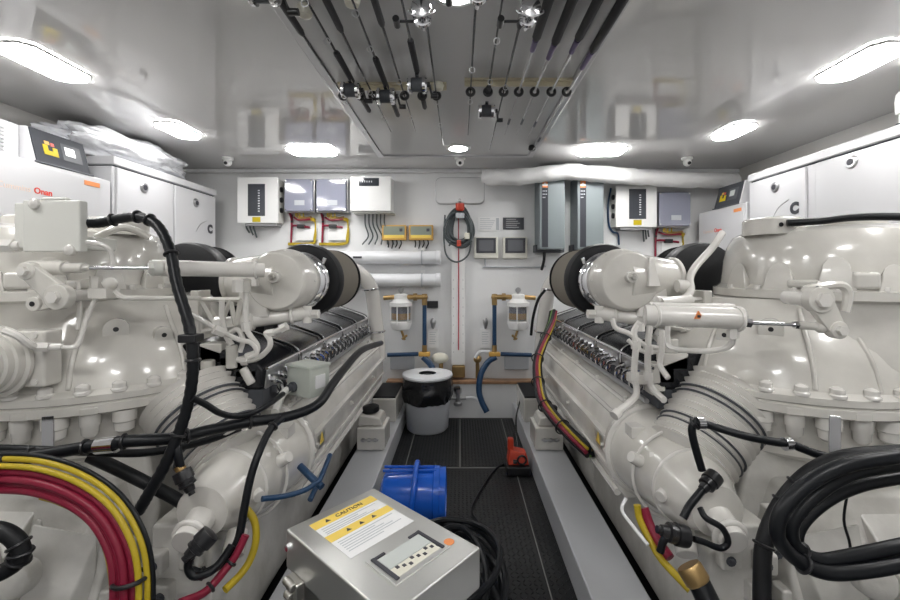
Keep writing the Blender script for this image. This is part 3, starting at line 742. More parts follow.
# ------------------------------------------------------------------ generator enclosures
def latch(mbk, mh, tf, u, y, z, parent, door):
    l = MB(tf).lathe((u, y, z), (-1, 0, 0), [(.032, 0), (.032, .004), (.026, .010)], 24).build('latch', 'alu', door)
    MB(tf).lathe((u-.010, y, z), (-1, 0, 0), [(.016, 0), (.016, .002)], 16).build('keyhole', 'ink', l)
def low_generator(s, y0, y1, py0, py1):
    tf = side_tf(s); w = 'left' if s < 0 else 'right'
    lab = {-1: 'white generator with a slanted control panel in the upper left corner of the room', 1: 'white generator with a slanted control panel by the back right corner'}[s]
    t = thing('generator', lab, 'generator', (s*2.1, (y0+y1)/2, .62), 'generators with control panels')
    MB(tf).box2((1.915, y0, .70), (2.28, y1, 1.66 if s > 0 else 1.69)).build('enclosure', 'genset', t, bevel=.008)
    zt = 1.66 if s > 0 else 1.69
    sd = MB(tf).box2((1.910, y0+.02, 1.05), (1.917, py1+.04, zt-.02)).build('side_panel', 'genset', t, bevel=.002)
    q = MB(tf).prism([(1.925, py0, zt+.001), (1.965, py0, zt+.165), (2.26, py0, zt+.165), (2.26, py0, zt+.001)], (0, py1-py0, 0)); hd = q.build('control_head', 'genset', t, bevel=.004)
    a = V((1.925, 0, zt+.004)); b = V((1.965, 0, zt+.161)); n = V((-.97, 0, .235))
    q = MB(tf); q.prism([a+V((0, py0+.008, 0)), b+V((0, py0+.008, 0)), b+V((0, py0+.008, 0))+n*.006, a+V((0, py0+.008, 0))+n*.006], (0, py1-py0-.016, 0)); pn = q.build('control_panel', 'screenface', hd)
    def on(yf0, yf1, zf0, zf1, m, nm, h_=.008):
        if s > 0: yf0, yf1 = 1-yf1, 1-yf0
        A = a+(b-a)*zf0+n*.006; B = a+(b-a)*zf1+n*.006; W_ = py1-py0
        yy0 = py0+W_*yf0; yy1 = py0+W_*yf1
        return MB(tf).prism([A+V((0, yy0, 0)), B+V((0, yy0, 0)), B+V((0, yy0, 0))+n*(h_-.006), A+V((0, yy0, 0))+n*(h_-.006)], (0, yy1-yy0, 0)).build(nm, m, pn)
    on(.18, .42, .28, .42, 'yellow', 'stop_button'); on(.18, .26, .42, .58, 'yellow', 'stop_button'); on(.34, .42, .42, .54, 'yellow', 'stop_button')
    on(.22, .30, .60, .70, 'ochre', 'warning_mark', .0075); on(.32, .38, .58, .68, 'redp', 'warning_mark', .0075)
    d = on(.50, .86, .25, .78, 'dgrey', 'display_bezel', .0075); on(.56, .74, .42, .68, 'lcd', 'display', .0085)
    on(-.02, 1.02, -.045, .0, 'dgrey', 'panel_seal', .012)
    q = MB(tf); q.box2((1.908, 2.135 if s < 0 else 2.85, zt-.055), (1.912, 2.225 if s < 0 else 2.93, zt-.032)); q.build('orange_label', 'orange', t)
    # lettering
    R_ = V((0, 1, 0)) if s < 0 else V((0, -1, 0))
    yt = (2.10 if s < 0 else 3.22)
    zz = 1.565 if s < 0 else 1.50
    if s < 0:
        text('Cummins', .036, (s*1.9095, 1.80, 1.556), R_, (0, 0, 1), 'paleink', t)
        text('Onan', .038, (s*1.9095, 1.925, 1.556), R_, (0, 0, 1), 'redink', t, bold=.001)
    else:
        text('Cummins', .034, (s*1.9095, 3.23, 1.50), R_, (0, 0, 1), 'paleink', t)
        text('Onan', .040, (s*1.9095, 3.11, 1.50), R_, (0, 0, 1), 'redink', t, bold=.001)
    if s < 0:
        q = MB(tf).box2((1.99, 1.3, zt+.001), (2.26, py0-.004, zt+.165)); vb = q.build('air_vent_box', 'genset', t, bevel=.004)
        q = MB(tf)
        for k in range(7): q.box2((1.985, 1.55, zt+.03+k*.016), (1.992, 1.83, zt+.036+k*.016))
        q.build('grille', 'alu', vb)
        MB(tf).cyl((2.02, py0-.02, zt+.164), (2.02, py0-.02, zt+.175), .006, n=8).build('screw', 'ink', vb)
    return t
def tall_generator(s, y0, y1, splits):
    tf = side_tf(s); w = 'left' if s < 0 else 'right'
    lab = {-1: 'tall white generator enclosure with two latched doors behind the control panel on the left', 1: 'tall white generator enclosure with latched doors along the right wall'}[s]
    t = thing('generator_enclosure', lab, 'generator', (s*2.1, (y0+y1)/2, .62), 'tall generator enclosures')
    MB(tf).box2((1.925, y0, .70), (2.28, y1, 1.78)).build('enclosure', 'genset', t, bevel=.008)
    MB(tf).box2((1.912, y0-.005, 1.786), (2.285, y1+.005, 1.835)).build('lid', 'genset', t, bevel=.008)
    q = MB(tf); q.box2((1.93, y0+.01, 1.779), (2.27, y1-.01, 1.787)); q.build('lid_seal', 'dgrey', t)
    for i, (a, b) in enumerate(splits):
        dr = MB(tf).box2((1.912, a, .85), (1.926, b, 1.774)).build('door', 'genset', t, bevel=.004)
        m = (a+b)/2
        latch(None, None, tf, 1.912, (2.54, 3.04)[i] if s < 0 else (2.05, 2.547)[i], (1.70, 1.69)[i] if s < 0 else (1.727, 1.705)[i], t, dr)
        if (s < 0 and i == 1) or (s > 0 and i == 1):
            R_ = V((0, 1, 0)) if s < 0 else V((0, -1, 0))
            yc = 3.21 if s < 0 else 2.40; ze = 1.515 if s < 0 else 1.552
            text('C', .085, (s*1.910, yc, ze), R_, (0, 0, 1), 'ink', dr, name='emblem', bold=.006)
            q = MB(tf)
            q.tube([(1.9115, yc+.17*(-1 if s < 0 else 1), ze-.035), (1.9115, yc+.12*(-1 if s < 0 else 1), ze+.025), (1.9115, yc+.04*(-1 if s < 0 else 1), ze+.06)], .002, 6, 4); q.build('emblem_arc', 'alu', dr)
    return t
low_generator(-1, 1.0, 2.305, 1.90, 2.19)
tall_generator(-1, 2.325, 3.30, ((2.345, 2.80), (2.82, 3.285)))
tall_generator(1, .9, 2.79, ((.92, 2.26), (2.325, 2.775)))
low_generator(1, 2.81, 3.37, 2.89, 3.18)
for s, w in ((-1, 'left'), (1, 'right')):
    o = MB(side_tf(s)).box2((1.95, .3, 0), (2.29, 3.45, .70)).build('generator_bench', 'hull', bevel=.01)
    tag(o, 'plain painted bench under the generators along the %s wall' % w, 'bench', 'generator benches')
# crumpled plastic wrap on top of the left enclosure
bm2 = bmesh.new(); bmesh.ops.create_icosphere(bm2, subdivisions=5, radius=1)
from mathutils import noise
for v in bm2.verts:
    n1 = noise.noise(v.co*2.2)*.25+noise.noise(v.co*6)*.10+abs(noise.noise(v.co*13))*.08
    v.co *= 1+n1
    v.co = V((v.co.x*.17, v.co.y*.48, max(v.co.z, -.75)*.105))
z0 = min(v.co.z for v in bm2.verts)
q = MB(); q.v = [v.co+V((-2.08, 2.62, 1.837-z0)) for v in bm2.verts]
bm2.verts.index_update(); q.f = [tuple(x.index for x in f.verts) for f in bm2.faces]
for v in q.v: v.z = min(v.z, 2.035)
for v in q.v: v.x = max(v.x, -2.28)
tag(q.build('plastic_wrap', 'wrap', smooth=60), 'heap of crumpled clear plastic wrap on top of the left generator enclosure', 'plastic wrap'); bm2.free()

t = thing('vent_fitting', 'white upright vent fitting with dark base on the right enclosure, at the right edge', 'fitting', (1.96, 1.86, 1.836))
MB().lathe((1.96, 1.86, 1.836), (0, 0, 1), [(.022, 0), (.022, .012)], 16).build('dark_base', 'dgrey', t)
MB().lathe((1.96, 1.86, 1.848), (0, 0, 1), [(.012, 0), (.012, .04), (.024, .045), (.026, .10), (.022, .13), (.010, .145)], 18).build('vent_body', 'cab', t)
# ------------------------------------------------------------------ back wall equipment
def WB(px0, py0, px1, py1, d, gap=0.001, y1=None):
    """box on the back wall: front face (depth d off the wall) matches these sight lines"""
    Y = YB-d; a = W(px0, py1, Y); b = W(px1, py0, Y)
    return (a.x, Y, a.z), (b.x, (YB-gap) if y1 is None else y1, b.z)
def front(px0, py0, px1, py1, d, th=.003):
    Y = YB-d; a = W(px0, py1, Y); b = W(px1, py0, Y)
    return (a.x, Y-th, a.z), (b.x, Y, b.z)
# fuse boxes
def fuse_box(px0, px1, py0, py1, win, side, lab, labn):
    a, b = WB(px0, py0, px1, py1, .14)
    t = thing('fuse_box', lab, 'fuse box', ((a[0]+b[0])/2, YB, a[2]), 'white fuse boxes')
    MB().box2((a[0]+.008, a[1]+.02, a[2]+.006), (b[0]-.008, b[1], b[2]-.006)).build('enclosure', 'box', t, bevel=.005)
    dr = MB().box2(a, (b[0], a[1]+.018, b[2])).build('door', 'cab', t, bevel=.004)
    f = front(win[0], win[1], win[2], win[3], .14); wn = MB().box2(*f).build('window', 'window', dr)
    q = MB(); wcx = f[0][0]*.35+f[1][0]*.65
    for k in range(9):
        z = f[0][2]+(f[1][2]-f[0][2])*(.15+.07*k*1.15)
        q.box((wcx, a[1]-.0035, z), (.014, .002, .008))
    q.build('breaker_switch', 'plastic', wn)
    f = front((win[0]+win[2])/2-4, win[3]+1, (win[0]+win[2])/2+4, win[3]+6, .14); MB().box2(*f).build('yellow_label', 'yellow', dr)
    xs = b[0] if side > 0 else a[0]
    for k in range(3):
        z = a[2]+(b[2]-a[2])*(.30+.23*k)
        MB().lathe((xs-.008*side, YB-.07, z), (side, 0, 0), [(.022, 0), (.022, .012), (.016, .016)], 16).build('side_plug', 'black', t)
    q = MB()
    for k in range(4):
        x = a[0]+.04+k*.03 if side > 0 else b[0]-.04-k*.02
        if k < 3: q.tube([(x, YB-.07, a[2]+.01), (x, YB-.07, a[2]-.03), (x+.015, YB-.05, a[2]-.07-.02*k)], .007, 8, 4)
    q.build('cable_tail', 'coil', t)
    MB().box2((a[0]+.05, YB-.10, a[2]-.018), (b[0]-.03, YB-.002, a[2]+.006)).build('bracket', 'alu', t)
fuse_box(237, 278, 177, 223, (248, 184, 265, 216), 1, 'white fuse box with dark window on the back wall, left of the smoked boxes', 0)
fuse_box(616, 657, 186, 227, (629, 189, 646, 219), -1, 'white fuse box with dark window on the back wall, right of the grey inverters', 0)
# smoked boxes
def smoked(px0, px1, py0, py1, lab):
    a, b = WB(px0, py0, px1, py1, .12)
    t = thing('breaker_box', lab, 'electrical box', ((a[0]+b[0])/2, YB, a[2]), 'boxes with smoked lids')
    MB().box2((a[0], a[1]+.03, a[2]), (b[0], b[1], b[2])).build('box_base', 'alu', t, bevel=.004)
    MB().box2((a[0]+.008, a[1], a[2]+.008), (b[0]-.008, a[1]+.028, b[2]-.008)).build('smoked_lid', 'smoke', t, bevel=.008)
    cx = (a[0]+b[0])/2; MB().box((cx+.01, a[1]-.001, a[2]+.075), (.08, .003, .04)).build('label_plate', 'greyplastic', t)
    q = MB()
    for k in range(2):
        for j in range(2): q.lathe((a[0]+.02 if k else b[0]-.02, a[1]-.001, a[2]+.02 if j else b[2]-.02), (0, -1, 0), [(.007, -.002), (.007, .002)], 10)
    q.build('lid_screw', 'chrome', t)
    return t, a, b
for (px0, px1, py0, py1, lab) in ((283, 313.5, 178, 212, 'smoked-lid electrical box on the back wall, nearest the left fuse box'), (315, 347, 178, 212, 'smoked-lid electrical box on the back wall, beside the white charger box'), (658, 692, 191, 227, 'smoked-lid electrical box at the right end of the back wall')):
    t, a, b = smoked(px0, px1, py0, py1, lab)
    x0, x1, zb = a[0], b[0], a[2]; Yw = YB-.02
    tl = thing('battery_switch_wiring', lab.replace('smoked-lid electrical box', 'red and yellow wiring below the box'), 'wiring', ((x0+x1)/2, YB, zb-.25), 'wiring below the smoked boxes')
    q = MB()
    for k in range(3): q.tube([(x0+.08+k*.03, YB-.06, zb-.001), (x0+.09+k*.03, Yw-.03, zb-.03-.01*k), (x1-.03-.008*k, Yw-.02, zb-.04-.008*k), (x1-.02, Yw, zb-.08), (x1-.015-.008*k, Yw, zb-.20), (x1-.05, Yw, zb-.255+.007*k), (x0-.0, Yw, zb-.258+.007*k)], .0055, 8, 5)
    q.build('yellow_cable', 'ycable', tl)
    MB().tube([(x0+.09, YB-.05, zb-.001), (x0+.11, Yw-.035, zb-.045), (x1-.04, Yw-.03, zb-.03)], .008, 8, 4).build('orange_cable', 'brass', tl)
    q = MB()
    q.tube([(x0+.03, YB-.06, zb-.001), (x0+.03, Yw, zb-.06), (x0+.025, Yw, zb-.24)], .009, 8, 4); q.tube([(x0+.03, Yw, zb-.10), (x0+.08, Yw-.01, zb-.10), (x1-.06, Yw-.01, zb-.115)], .009, 8, 4)
    q.tube([(x0+.05, Yw, zb-.03), (x0+.10, Yw-.03, zb-.055), (x1-.05, Yw-.03, zb-.05)], .008, 8, 4)
    q.build('red_cable', 'red', tl)
    q = MB(); q.tube([(x0+.03, Yw, zb-.005), (x0+.03, Yw, zb-.075)], .010, 8, 1); q.box(((x0+x1)/2-.01, Yw-.012, zb-.107), (.06, .04, .032)); q.build('fuse_block', 'black', tl, bevel=.003)
    q = MB().box(((x0+x1)/2+.03, YB-.012, zb-.17), (.17, .02, .10)).build('backing_plate', 'cab', tl)
# white charger box
a, b = WB(350, 176, 391, 211, .15)
t = thing('battery_charger', 'plain white charger box with a small dark display on the back wall', 'charger', ((a[0]+b[0])/2, YB, a[2]))
MB().box2(a, b).build('case', 'cab', t, bevel=.006)
dd = MB().box2(*front(359, 178, 379, 186, .15)).build('display', 'window', t)
q = MB()
for k in range(5): q.box((a[0]+.10+k*.018, a[1]-.0035, b[2]-.045), (.008, .001, .014))
q.build('display_segment', 'greyplastic', dd)
MB().box2((a[0]+.01, a[1]+.02, a[2]-.012), (b[0]+.015, YB-.002, a[2]-.001)).build('bottom_flange', 'box', t)
q = MB()
for k in range(6):
    x = a[0]+.10+k*.032; q.tube([(x, YB-.06, a[2]-.012), (x, YB-.05, a[2]-.10), (x+.02+.006*k, YB-.03, a[2]-.19), (x-.03+.02*k, YB-.03, a[2]-.26)], .006, 8, 4)
q.build('output_cable', 'coil', t)
# meters
for (x0, x1, l) in ((382, 406, 'small ochre and green panel meter on the back wall, the left one of two'), (409, 433, 'small ochre and green panel meter on the back wall, the one nearer the coiled cord')):
    t = thing('panel_meter', l, 'meter', ((x0+x1)/2/120-460/120, YB, 1.44), 'ochre panel meters')
    MB().box2(*WB(x0, 225, x1, 240, .05)).build('meter_case', 'ochre', t, bevel=.004)
    m = MB().box2(*front(x0+1.5, 226.3, x1-1.5, 235, .05)).build('meter_screen', 'olive', t)
    MB().box2(*front(x0+2, 235, x1-2, 238, .05)).build('ochre_strip', 'ylabel', t)
    MB().box2(*front(x1-6.5, 228.5, x1-3.5, 231.5, .053, .002)).build('indicator', 'ink', m)
    q = MB(); a = W(x0+6, 240, YB-.03)
    for k in range(4): q.tube([a+V((k*.035, 0, 0)), a+V((k*.035+.005, 0, -.03)), a+V((k*.03, .01, -.06-.01*(k % 2)))], .006, 6, 3)
    q.build('meter_cable', 'black', t)
# white tubes
for (py, l) in ((257.5, 'upper one of two white plastic tubes fixed across the back wall on the left'), (280, 'lower one of two white plastic tubes fixed across the back wall on the left')):
    c = W(0, py, YB-.07).z
    t = thing('wall_tube', l, 'tube', (-.42, YB-.07, c-.06), 'white wall tubes')
    MB().lathe((-1.0, YB-.07, c), (1, 0, 0), [(.045, 0), (.052, .01), (.052, .80), (.056, .805), (.056, .84), (.045, .845)], 28).build('tube_body', 'plastic', t)
    MB().box2((-.86, YB-.125, c-.008), (-.79, YB-.121, c+.008)).build('marker', 'ink', t)
    MB().torus((-.31, YB-.07, c), (1, 0, 0), .0565, .005, 28, 6).build('retaining_ring', 'greyplastic', t)
    MB().box2((-.325, YB-.02, c-.08), (-.295, YB-.001, c+.08)).build('bracket', 'cab', t)
# vertical duct with red cord
a, b = WB(451.5, 216, 465, 365, .035)
t = thing('cable_duct', 'tall white vertical duct with a red cord down its front, centre of the back wall', 'cable duct', (0, YB, a[2]))
MB().box2(a, b).build('duct_cover', 'cab', t, bevel=.003)
MB().tube([W(458.5, 218, YB-.04), W(458.7, 290, YB-.04), W(458.5, 350, YB-.04)], .004, 8, 3).build('red_cord', 'redcord', t)
q = MB()
for k in range(9):
    for px in (453.5, 463): q.lathe(W(px, 280+k*9, YB-.035), (0, -1, 0), [(.004, -.001), (.004, .002)], 8)
q.build('rivet', 'alu', t)
q = MB().box2(*WB(452, 366, 465, 378, .06)).build('duct_foot', 'brass', t, bevel=.01)
# hanging coiled cord
t = thing('coiled_cord', 'coiled dark grey shore cord with red connectors hanging on the back wall', 'cord', (0, YB, 1.3))
q = MB()
for k in range(11):
    w_ = 10+random.uniform(-3, 4.5); hgt = 17+random.uniform(-4, 5); cx = 459.5+random.uniform(-2, 2); y = YB-.05-.006*k
    P = []
    for j in range(12):
        aa = 2*PI*j/12; P.append(W(cx+math.sin(aa)*w_*(1-.25*math.cos(aa)), 225-math.cos(aa)*hgt+2+random.uniform(-.6, .6), y))
    q.tube(P, .0085, 8, 4, True)
q.tube([W(445, 215, YB-.1), W(444, 240, YB-.1), W(447, 256, YB-.1), W(457, 262, YB-.1), W(468, 255, YB-.1), W(471, 240, YB-.1), W(470, 225, YB-.1)], .007, 8, 5)
q.tube([W(449, 246, YB-.1), W(453, 241, YB-.1), W(462, 247, YB-.1), W(472, 241, YB-.1)], .007, 8, 5)
q.build('cord', 'coil', t)
MB().lathe(W(460, 203, YB-.115), (0, .3, -1), [(.03, 0), (.036, .01), (.036, .05), (.028, .06)], 18).build('plug', 'redp', t, label='red plug')
MB().lathe(W(460, 213, YB-.12), (0, .1, -1), [(.036, 0), (.036, .04)], 18).build('plug_collar', 'greyplastic', t)
MB().lathe(W(459, 240, YB-.12), (0, .1, -1), [(.014, 0), (.018, .01), (.018, .05)], 14).build('plug', 'redp', t, label='small red plug')
MB().box(W(467, 236, YB-.12), (.04, .02, .05)).build('tag', 'pearl', t, bevel=.003)
MB().cyl((-.002, YB-.12, 1.77), (-.002, YB, 1.77), .012).build('hook', 'alu', t)
# notices
t = thing('notice', 'white paper notice on the back wall above the left touch screen', 'notice', (.25, YB, 1.53))
MB().box2(*WB(478, 217, 500, 231, .006, 0)).build('sheet', 'paper', t)
q = MB()
for k in range(6): 
    a, b = front(480, 218.5+k*2, 490+((k*5) % 6), 219.1+k*2, .006, .001); q.box2(a, b)
q.build('print_line', 'greyplastic', t)
MB().box2(*front(496, 218, 499, 230, .006, .001)).build('print_column', 'greyplastic', t)
t = thing('metal_plaque', 'dark engraved plaque on the back wall above the right touch screen', 'plaque', (.43, YB, 1.53))
MB().box2(*WB(503, 217.5, 524, 229.5, .010, 0)).build('plate', 'dgrey', t, bevel=.001)
q = MB()
for k in range(5):
    a, b = front(506, 219+k*2, 516+((k*7) % 5), 219.5+k*2, .010, .001); q.box2(a, b)
q.build('engraved_line', 'alu', t)
for (x0, x1, l) in ((474, 498, 'dark touch screen in a cream frame on the back wall, left of the pair'), (503, 527.5, 'dark touch screen in a cream frame on the back wall, beside the grey inverter')):
    t = thing('touch_screen', l, 'touch screen', ((x0+x1)/2/120-460/120, YB, 1.3), 'touch screens')
    MB().box2(*WB(x0, 237, x1, 258.5, .045)).build('frame', 'beige', t, bevel=.006)
    z = MB().box2(*front(x0+2.3, 238, x1-2.2, 253, .045, .004)).build('bezel', 'ink', t)
    MB().box2(*front(x0+5, 240, x1-4.5, 251, .049, .001)).build('screen', 'screen', z)
q = MB(); q.tube([W(485, 258, YB-.012), W(485.5, 266, YB-.012), W(487, 267, YB-.012), W(541, 267, YB-.012), W(544, 265, YB-.012)], .006, 8, 3)
tag(q.build('wall_cable', 'greyplastic'), 'thin grey cable run along the back wall below the touch screens', 'cable')
# inverters
for (x0, xm, x1, l) in ((540, 548, 565, 'tall grey inverter unit on the back wall, beside the touch screens'), (578, 586, 604, 'tall grey inverter unit on the back wall, next to the white fuse box')):
    d = .22; a, b = WB(x0-.5, 176, x1, 249, d)
    t = thing('inverter', l, 'inverter', ((a[0]+b[0])/2, YB, a[2]), 'tall grey inverters')
    MB().box2(a, b).build('case', 'grey', t, bevel=.006)
    sp = MB().box2(*front(x0+2, 177, xm, 247, d, .004)).build('dark_strip', 'screenface', t)
    f = front(x0+2.4, 181, xm-.4, 187.5, d+.004, .001); MB().box2(*f).build('logo_plate', 'orange', sp)
    q = MB(); c = V(((f[0][0]+f[1][0])/2, f[0][1], (f[0][2]+f[1][2])/2))
    q.prism([c+V((-.022, -.001, -.012)), c+V((-.022, -.001, .0)), c+V((-.008, -.001, .003)), c+V((0, -.001, .016)), c+V((.008, -.001, .003)), c+V((.022, -.001, .0)), c+V((.022, -.001, -.012))], (0, .001, 0)); q.build('logo_mark', 'paper', sp)
    q = MB()
    for r_ in range(3):
        for k in range(3-(r_ == 2)): q.lathe(W(x0+3.2+k*1.6, 191+r_*3.2, YB-d-.004), (0, -1, 0), [(.005, 0), (.005, .002)], 8)
    q.build('button', 'greyplastic', sp)
    MB().box2((a[0]-.012, YB-.12, a[2]-.02), (b[0]+.02, YB-.001, a[2]+.04)).build('mounting_bracket', 'dgrey', t)
    q = MB(); x = a[0]+.06; q.tube([(x, YB-.1, a[2]), (x, YB-.1, a[2]-.08), (x-.01, YB-.05, a[2]-.16)], .012, 8, 3); q.build('supply_cable', 'black', t)
q = MB(); q.tube([W(611, 188, YB-.02), W(608, 205, YB-.02), W(609, 225, YB-.02), W(613, 232, YB-.02), W(618, 234, YB-.02), W(619, 245, YB-.02)], .008, 8, 5)
tag(q.build('wall_cable', 'bluehose'), 'dark blue cable beside the second grey inverter on the back wall', 'cable')
# insulation roll under ceiling
P = [W(482, 177, 3.28), W(500, 178, 3.26), W(530, 176, 3.25), W(560, 172, 3.24), W(600, 174, 3.24), W(650, 178, 3.26), W(700, 180, 3.3), W(735, 181, 3.34)]
q = MB(); rs = spline(P, 6); 
q.tube(P, .062, 20, 6, rf=lambda i, r: r*(1+.12*noise.noise(V((i*.35, 0, 0)))+(0 if i > 1 else -.25)))
for i, v in enumerate(q.v): v += V((0, 0, noise.noise(v*14)*.012)); v.y += noise.noise(v*11+V((5, 0, 0)))*.012; v.z = min(v.z, 2.03)
tag(q.build('insulation_roll', 'fabric', smooth=60), 'long white cloth-wrapped insulation roll under the ceiling along the right back wall', 'insulation roll')

# fuel filters with blue pipes
def fuel_filter(px, flip, lab):
    d = .16; Y = YB-.11
    t = thing('fuel_filter', lab, 'fuel filter', ((px-CX)/120, YB, 1.19-.5), 'fuel filters on the back wall')
    x = W(px, 0, Y).x; Z = lambda py: W(0, py, Y).z
    MB().lathe((x, Y, Z(325)), (0, 0, 1), [(.05, -.04), (.072, -.03), (.086, .01), (.086, .03), (.078, .035)], 24).build('lower_housing', 'cab', t, bevel=.002)
    MB().lathe((x, Y, Z(321)), (0, 0, 1), [(.076, 0), (.076, Z(306)-Z(321))], 24).build('glass_bowl', 'glass', t)
    MB().lathe((x, Y, Z(319)), (0, 0, 1), [(.066, 0), (.066, Z(313)-Z(319))], 20).build('fuel_element', 'fuel', t)
    MB().lathe((x, Y, Z(313)), (0, 0, 1), [(.062, 0), (.062, Z(307)-Z(313))], 20).build('upper_element', 'smoke', t)
    MB().lathe((x, Y, Z(306)), (0, 0, 1), [(.092, 0), (.092, .03), (.075, .035), (.055, .06), (.055, .09), (.035, .10)], 24).build('filter_head', 'cab', t)
    q = MB()
    for k in range(6):
        a_ = k*PI/3+.3; q.cyl((x+math.cos(a_)*.086, Y+math.sin(a_)*.086, Z(324)), (x+math.cos(a_)*.086, Y+math.sin(a_)*.086, Z(304)), .005, n=6)
    q.build('tie_rod', 'cab', t)
    q = MB(); q.lathe((x, Y, Z(296)), (0, 0, 1), [(.012, 0), (.012, .04)], 10); q.lathe((x, Y-.012, Z(290)), (0, 1, 0), [(.022, 0), (.022, .024)], 16); q.build('gauge', 'alu', t)
    q = MB(); q.cyl((x, Y, Z(329)), (x+.03*flip, Y, Z(340)), .010); q.cyl((x+.01*flip, Y-.01, Z(339)), (x+.05*flip, Y-.01, Z(335)), .009); q.build('drain_valve', 'brass', t)
    q = MB(); sx = x+.19*flip
    q.cyl((x+.05*flip, Y, Z(297)), (sx, Y, Z(297)), .020, n=14); q.cyl((x-.05*flip, Y, Z(297)), (x-.14*flip, Y, Z(298)), .018, n=14)
    q.cyl((x+.10*flip, Y, Z(297)), (x+.13*flip, Y, Z(297)), .030, n=8); q.cyl((sx, Y, Z(294)), (sx, Y, Z(305)), .022, n=14); q.sphere((sx, Y, Z(297)), .027)
    q.cyl((sx, Y, Z(345)), (sx, Y, Z(352)), .020, n=14)
    q.build('brass_fitting', 'brass', t)
    MB().box2((sx-.045, Y-.03, Z(356)), (sx+.045, Y+.03, Z(352))).build('pipe_junction', 'ochre', t, bevel=.006)
    q = MB(); q.cyl((sx, Y, Z(304)), (sx, Y, Z(346)), .017, n=14); q.cyl((sx-.05*flip, Y, Z(354)), (x-.11*flip, Y, Z(355)), .017, n=14)
    q.build('fuel_pipe', 'bluehose', t)
    MB().box2((x-.10, YB-.03, Z(372)), (x+.10, YB-.001, Z(356.5))).build('splash_plate', 'greyplastic', t, bevel=.004)
    return t
fuel_filter(401, 1, 'white fuel filter with glass bowl on the back wall, behind the bin')
fuel_filter(518, -1, 'white fuel filter with glass bowl on the back wall, right of the duct')
q = MB(); q.tube([W(496, 357, 3.38), W(488, 362, 3.37), W(481, 374, 3.34), W(479, 390, 3.32), W(482, 402, 3.30), W(487, 412, 3.28)], .024, 12, 5)
tag(q.build('blue_hose', 'bluehose'), 'thick blue hose curving down to the floor on the right of the duct', 'hose')
q = MB(); q.tube([W(423, 357, 3.38), W(430, 364, 3.37), W(436, 374, 3.36)], .024, 12, 5)
tag(q.build('blue_hose', 'bluehose'), 'short blue hose behind the bin lid, below the left fuel filter', 'hose')
for (px, l) in ((433, 'white instruction tag hanging beside the left blue pipe'), (485.5, 'white instruction tag hanging beside the right blue pipe')):
    t = thing('instruction_tag', l, 'tag', ((px-CX)/120, YB, .6), 'instruction tags')
    cd = MB().box2(*WB(px-5, 329, px+5, 348, .02)).build('card', 'paper', t)
    q = MB()
    for k in range(6): q.box2(*front(px-3.6, 332+k*2.3, px+3-(k % 2), 332.5+k*2.3, .02, .001))
    q.build('print_line', 'greyplastic', t)
    MB().lathe(W(px, 318, YB-.03), (0, 0, -1), [(.01, 0), (.022, .02), (.022, .04), (.012, .08), (.006, .09)], 12).build('valve_knob', 'alu', t)
q = MB().box2(*WB(427, 301, 438, 308, .03)); tag(q.build('wall_box', 'black', bevel=.003), 'small black plate on the back wall beside the left fuel filter', 'plate')
t = thing('brass_valve', 'brass valve on a riser pipe at the right of the duct foot', 'valve', W(477, 380, 3.42))
MB().cyl(W(477.5, 357, 3.44), W(477.5, 378, 3.44), .016).build('riser', 'brass', t)
MB().sphere(W(477.5, 359, 3.43), .034).build('valve_body', 'brass', t)
MB().tube([W(475, 358, 3.41), W(480, 352, 3.41), W(490, 352, 3.41)], .013, 8, 4).build('valve_lever', 'plastic', t)
t = thing('pipe_valve', 'wrapped tan pipe joint on the back wall between the bin and the duct', 'valve', W(441, 372, 3.42))
MB().sphere(W(440, 358, 3.42), .055, sq=(1.3, .9, .8)).build('wrapped_joint', 'pearl', t)
MB().cyl(W(441, 358, 3.42), W(441, 377, 3.42), .018).build('riser', 'brass', t)
t = thing('seacock', 'small metal pump fitting on the plinth beside the bin', 'fitting', W(457, 410, 3.36))
q = MB(); q.lathe(W(458, 405, 3.36), (0, 0, 1), [(.035, 0), (.035, .02), (.02, .03), (.02, .09), (.03, .10), (.03, .13)], 16); q.cyl(W(450, 398, 3.36), W(466, 398, 3.36), .014); q.build('body', 'alu', t)
MB().box(W(457, 389, 3.36), (.05, .05, .03)).build('cap', 'black', t, bevel=.004)
MB().tube([W(466, 398, 3.36), W(474, 398, 3.35), W(479, 402, 3.33), W(483, 412, 3.3)], .012, 8, 4).build('white_hose', 'plastic', t)

# ------------------------------------------------------------------ bin
Y = 3.20; bx = W(427.5, 0, Y).x
t = thing('waste_bin', 'grey bucket bin with black bag and holed white lid at the aisle end', 'bin', (bx, Y, 0))
MB().lathe((bx, Y, .001), (0, 0, 1), [(.0, 0), (.145, 0), (.158, .015), (.172, .24), (.172, .25)], 36, caps=False).build('bucket', 'greyplastic', t)
pr = []
q = MB(); n = 72; K = 10; vs = []; fs = []
for k in range(K+1):
    z = .215+.19*k/K
    for i in range(n):
        a = 2*PI*i/n; r = .178+.014*math.sin(PI*k/K)+.007*noise.noise(V((math.cos(a)*3, math.sin(a)*3, z*16)))*2+(.004*math.sin(i*1.9+k) if k < 3 else 0)
        vs.append(V((bx+math.cos(a)*r, Y+math.sin(a)*r, z+(.022*noise.noise(V((math.cos(a)*2.5, math.sin(a)*2.5, 1))) if k == 0 else 0))))
for k in range(K):
    for i in range(n): j = (i+1) % n; fs.append((k*n+i, k*n+j, (k+1)*n+j, (k+1)*n+i))
q.add(vs, fs); q.build('bin_bag', 'bag', t, smooth=70)
MB().lathe((bx, Y, .408), (0, 0, 1), [(.055, -.01), (.185, -.012), (.192, .0), (.188, .012), (.12, .022), (.070, .016), (.066, .013), (.066, -.004)], 48, caps=False).build('lid', 'plastic', t)
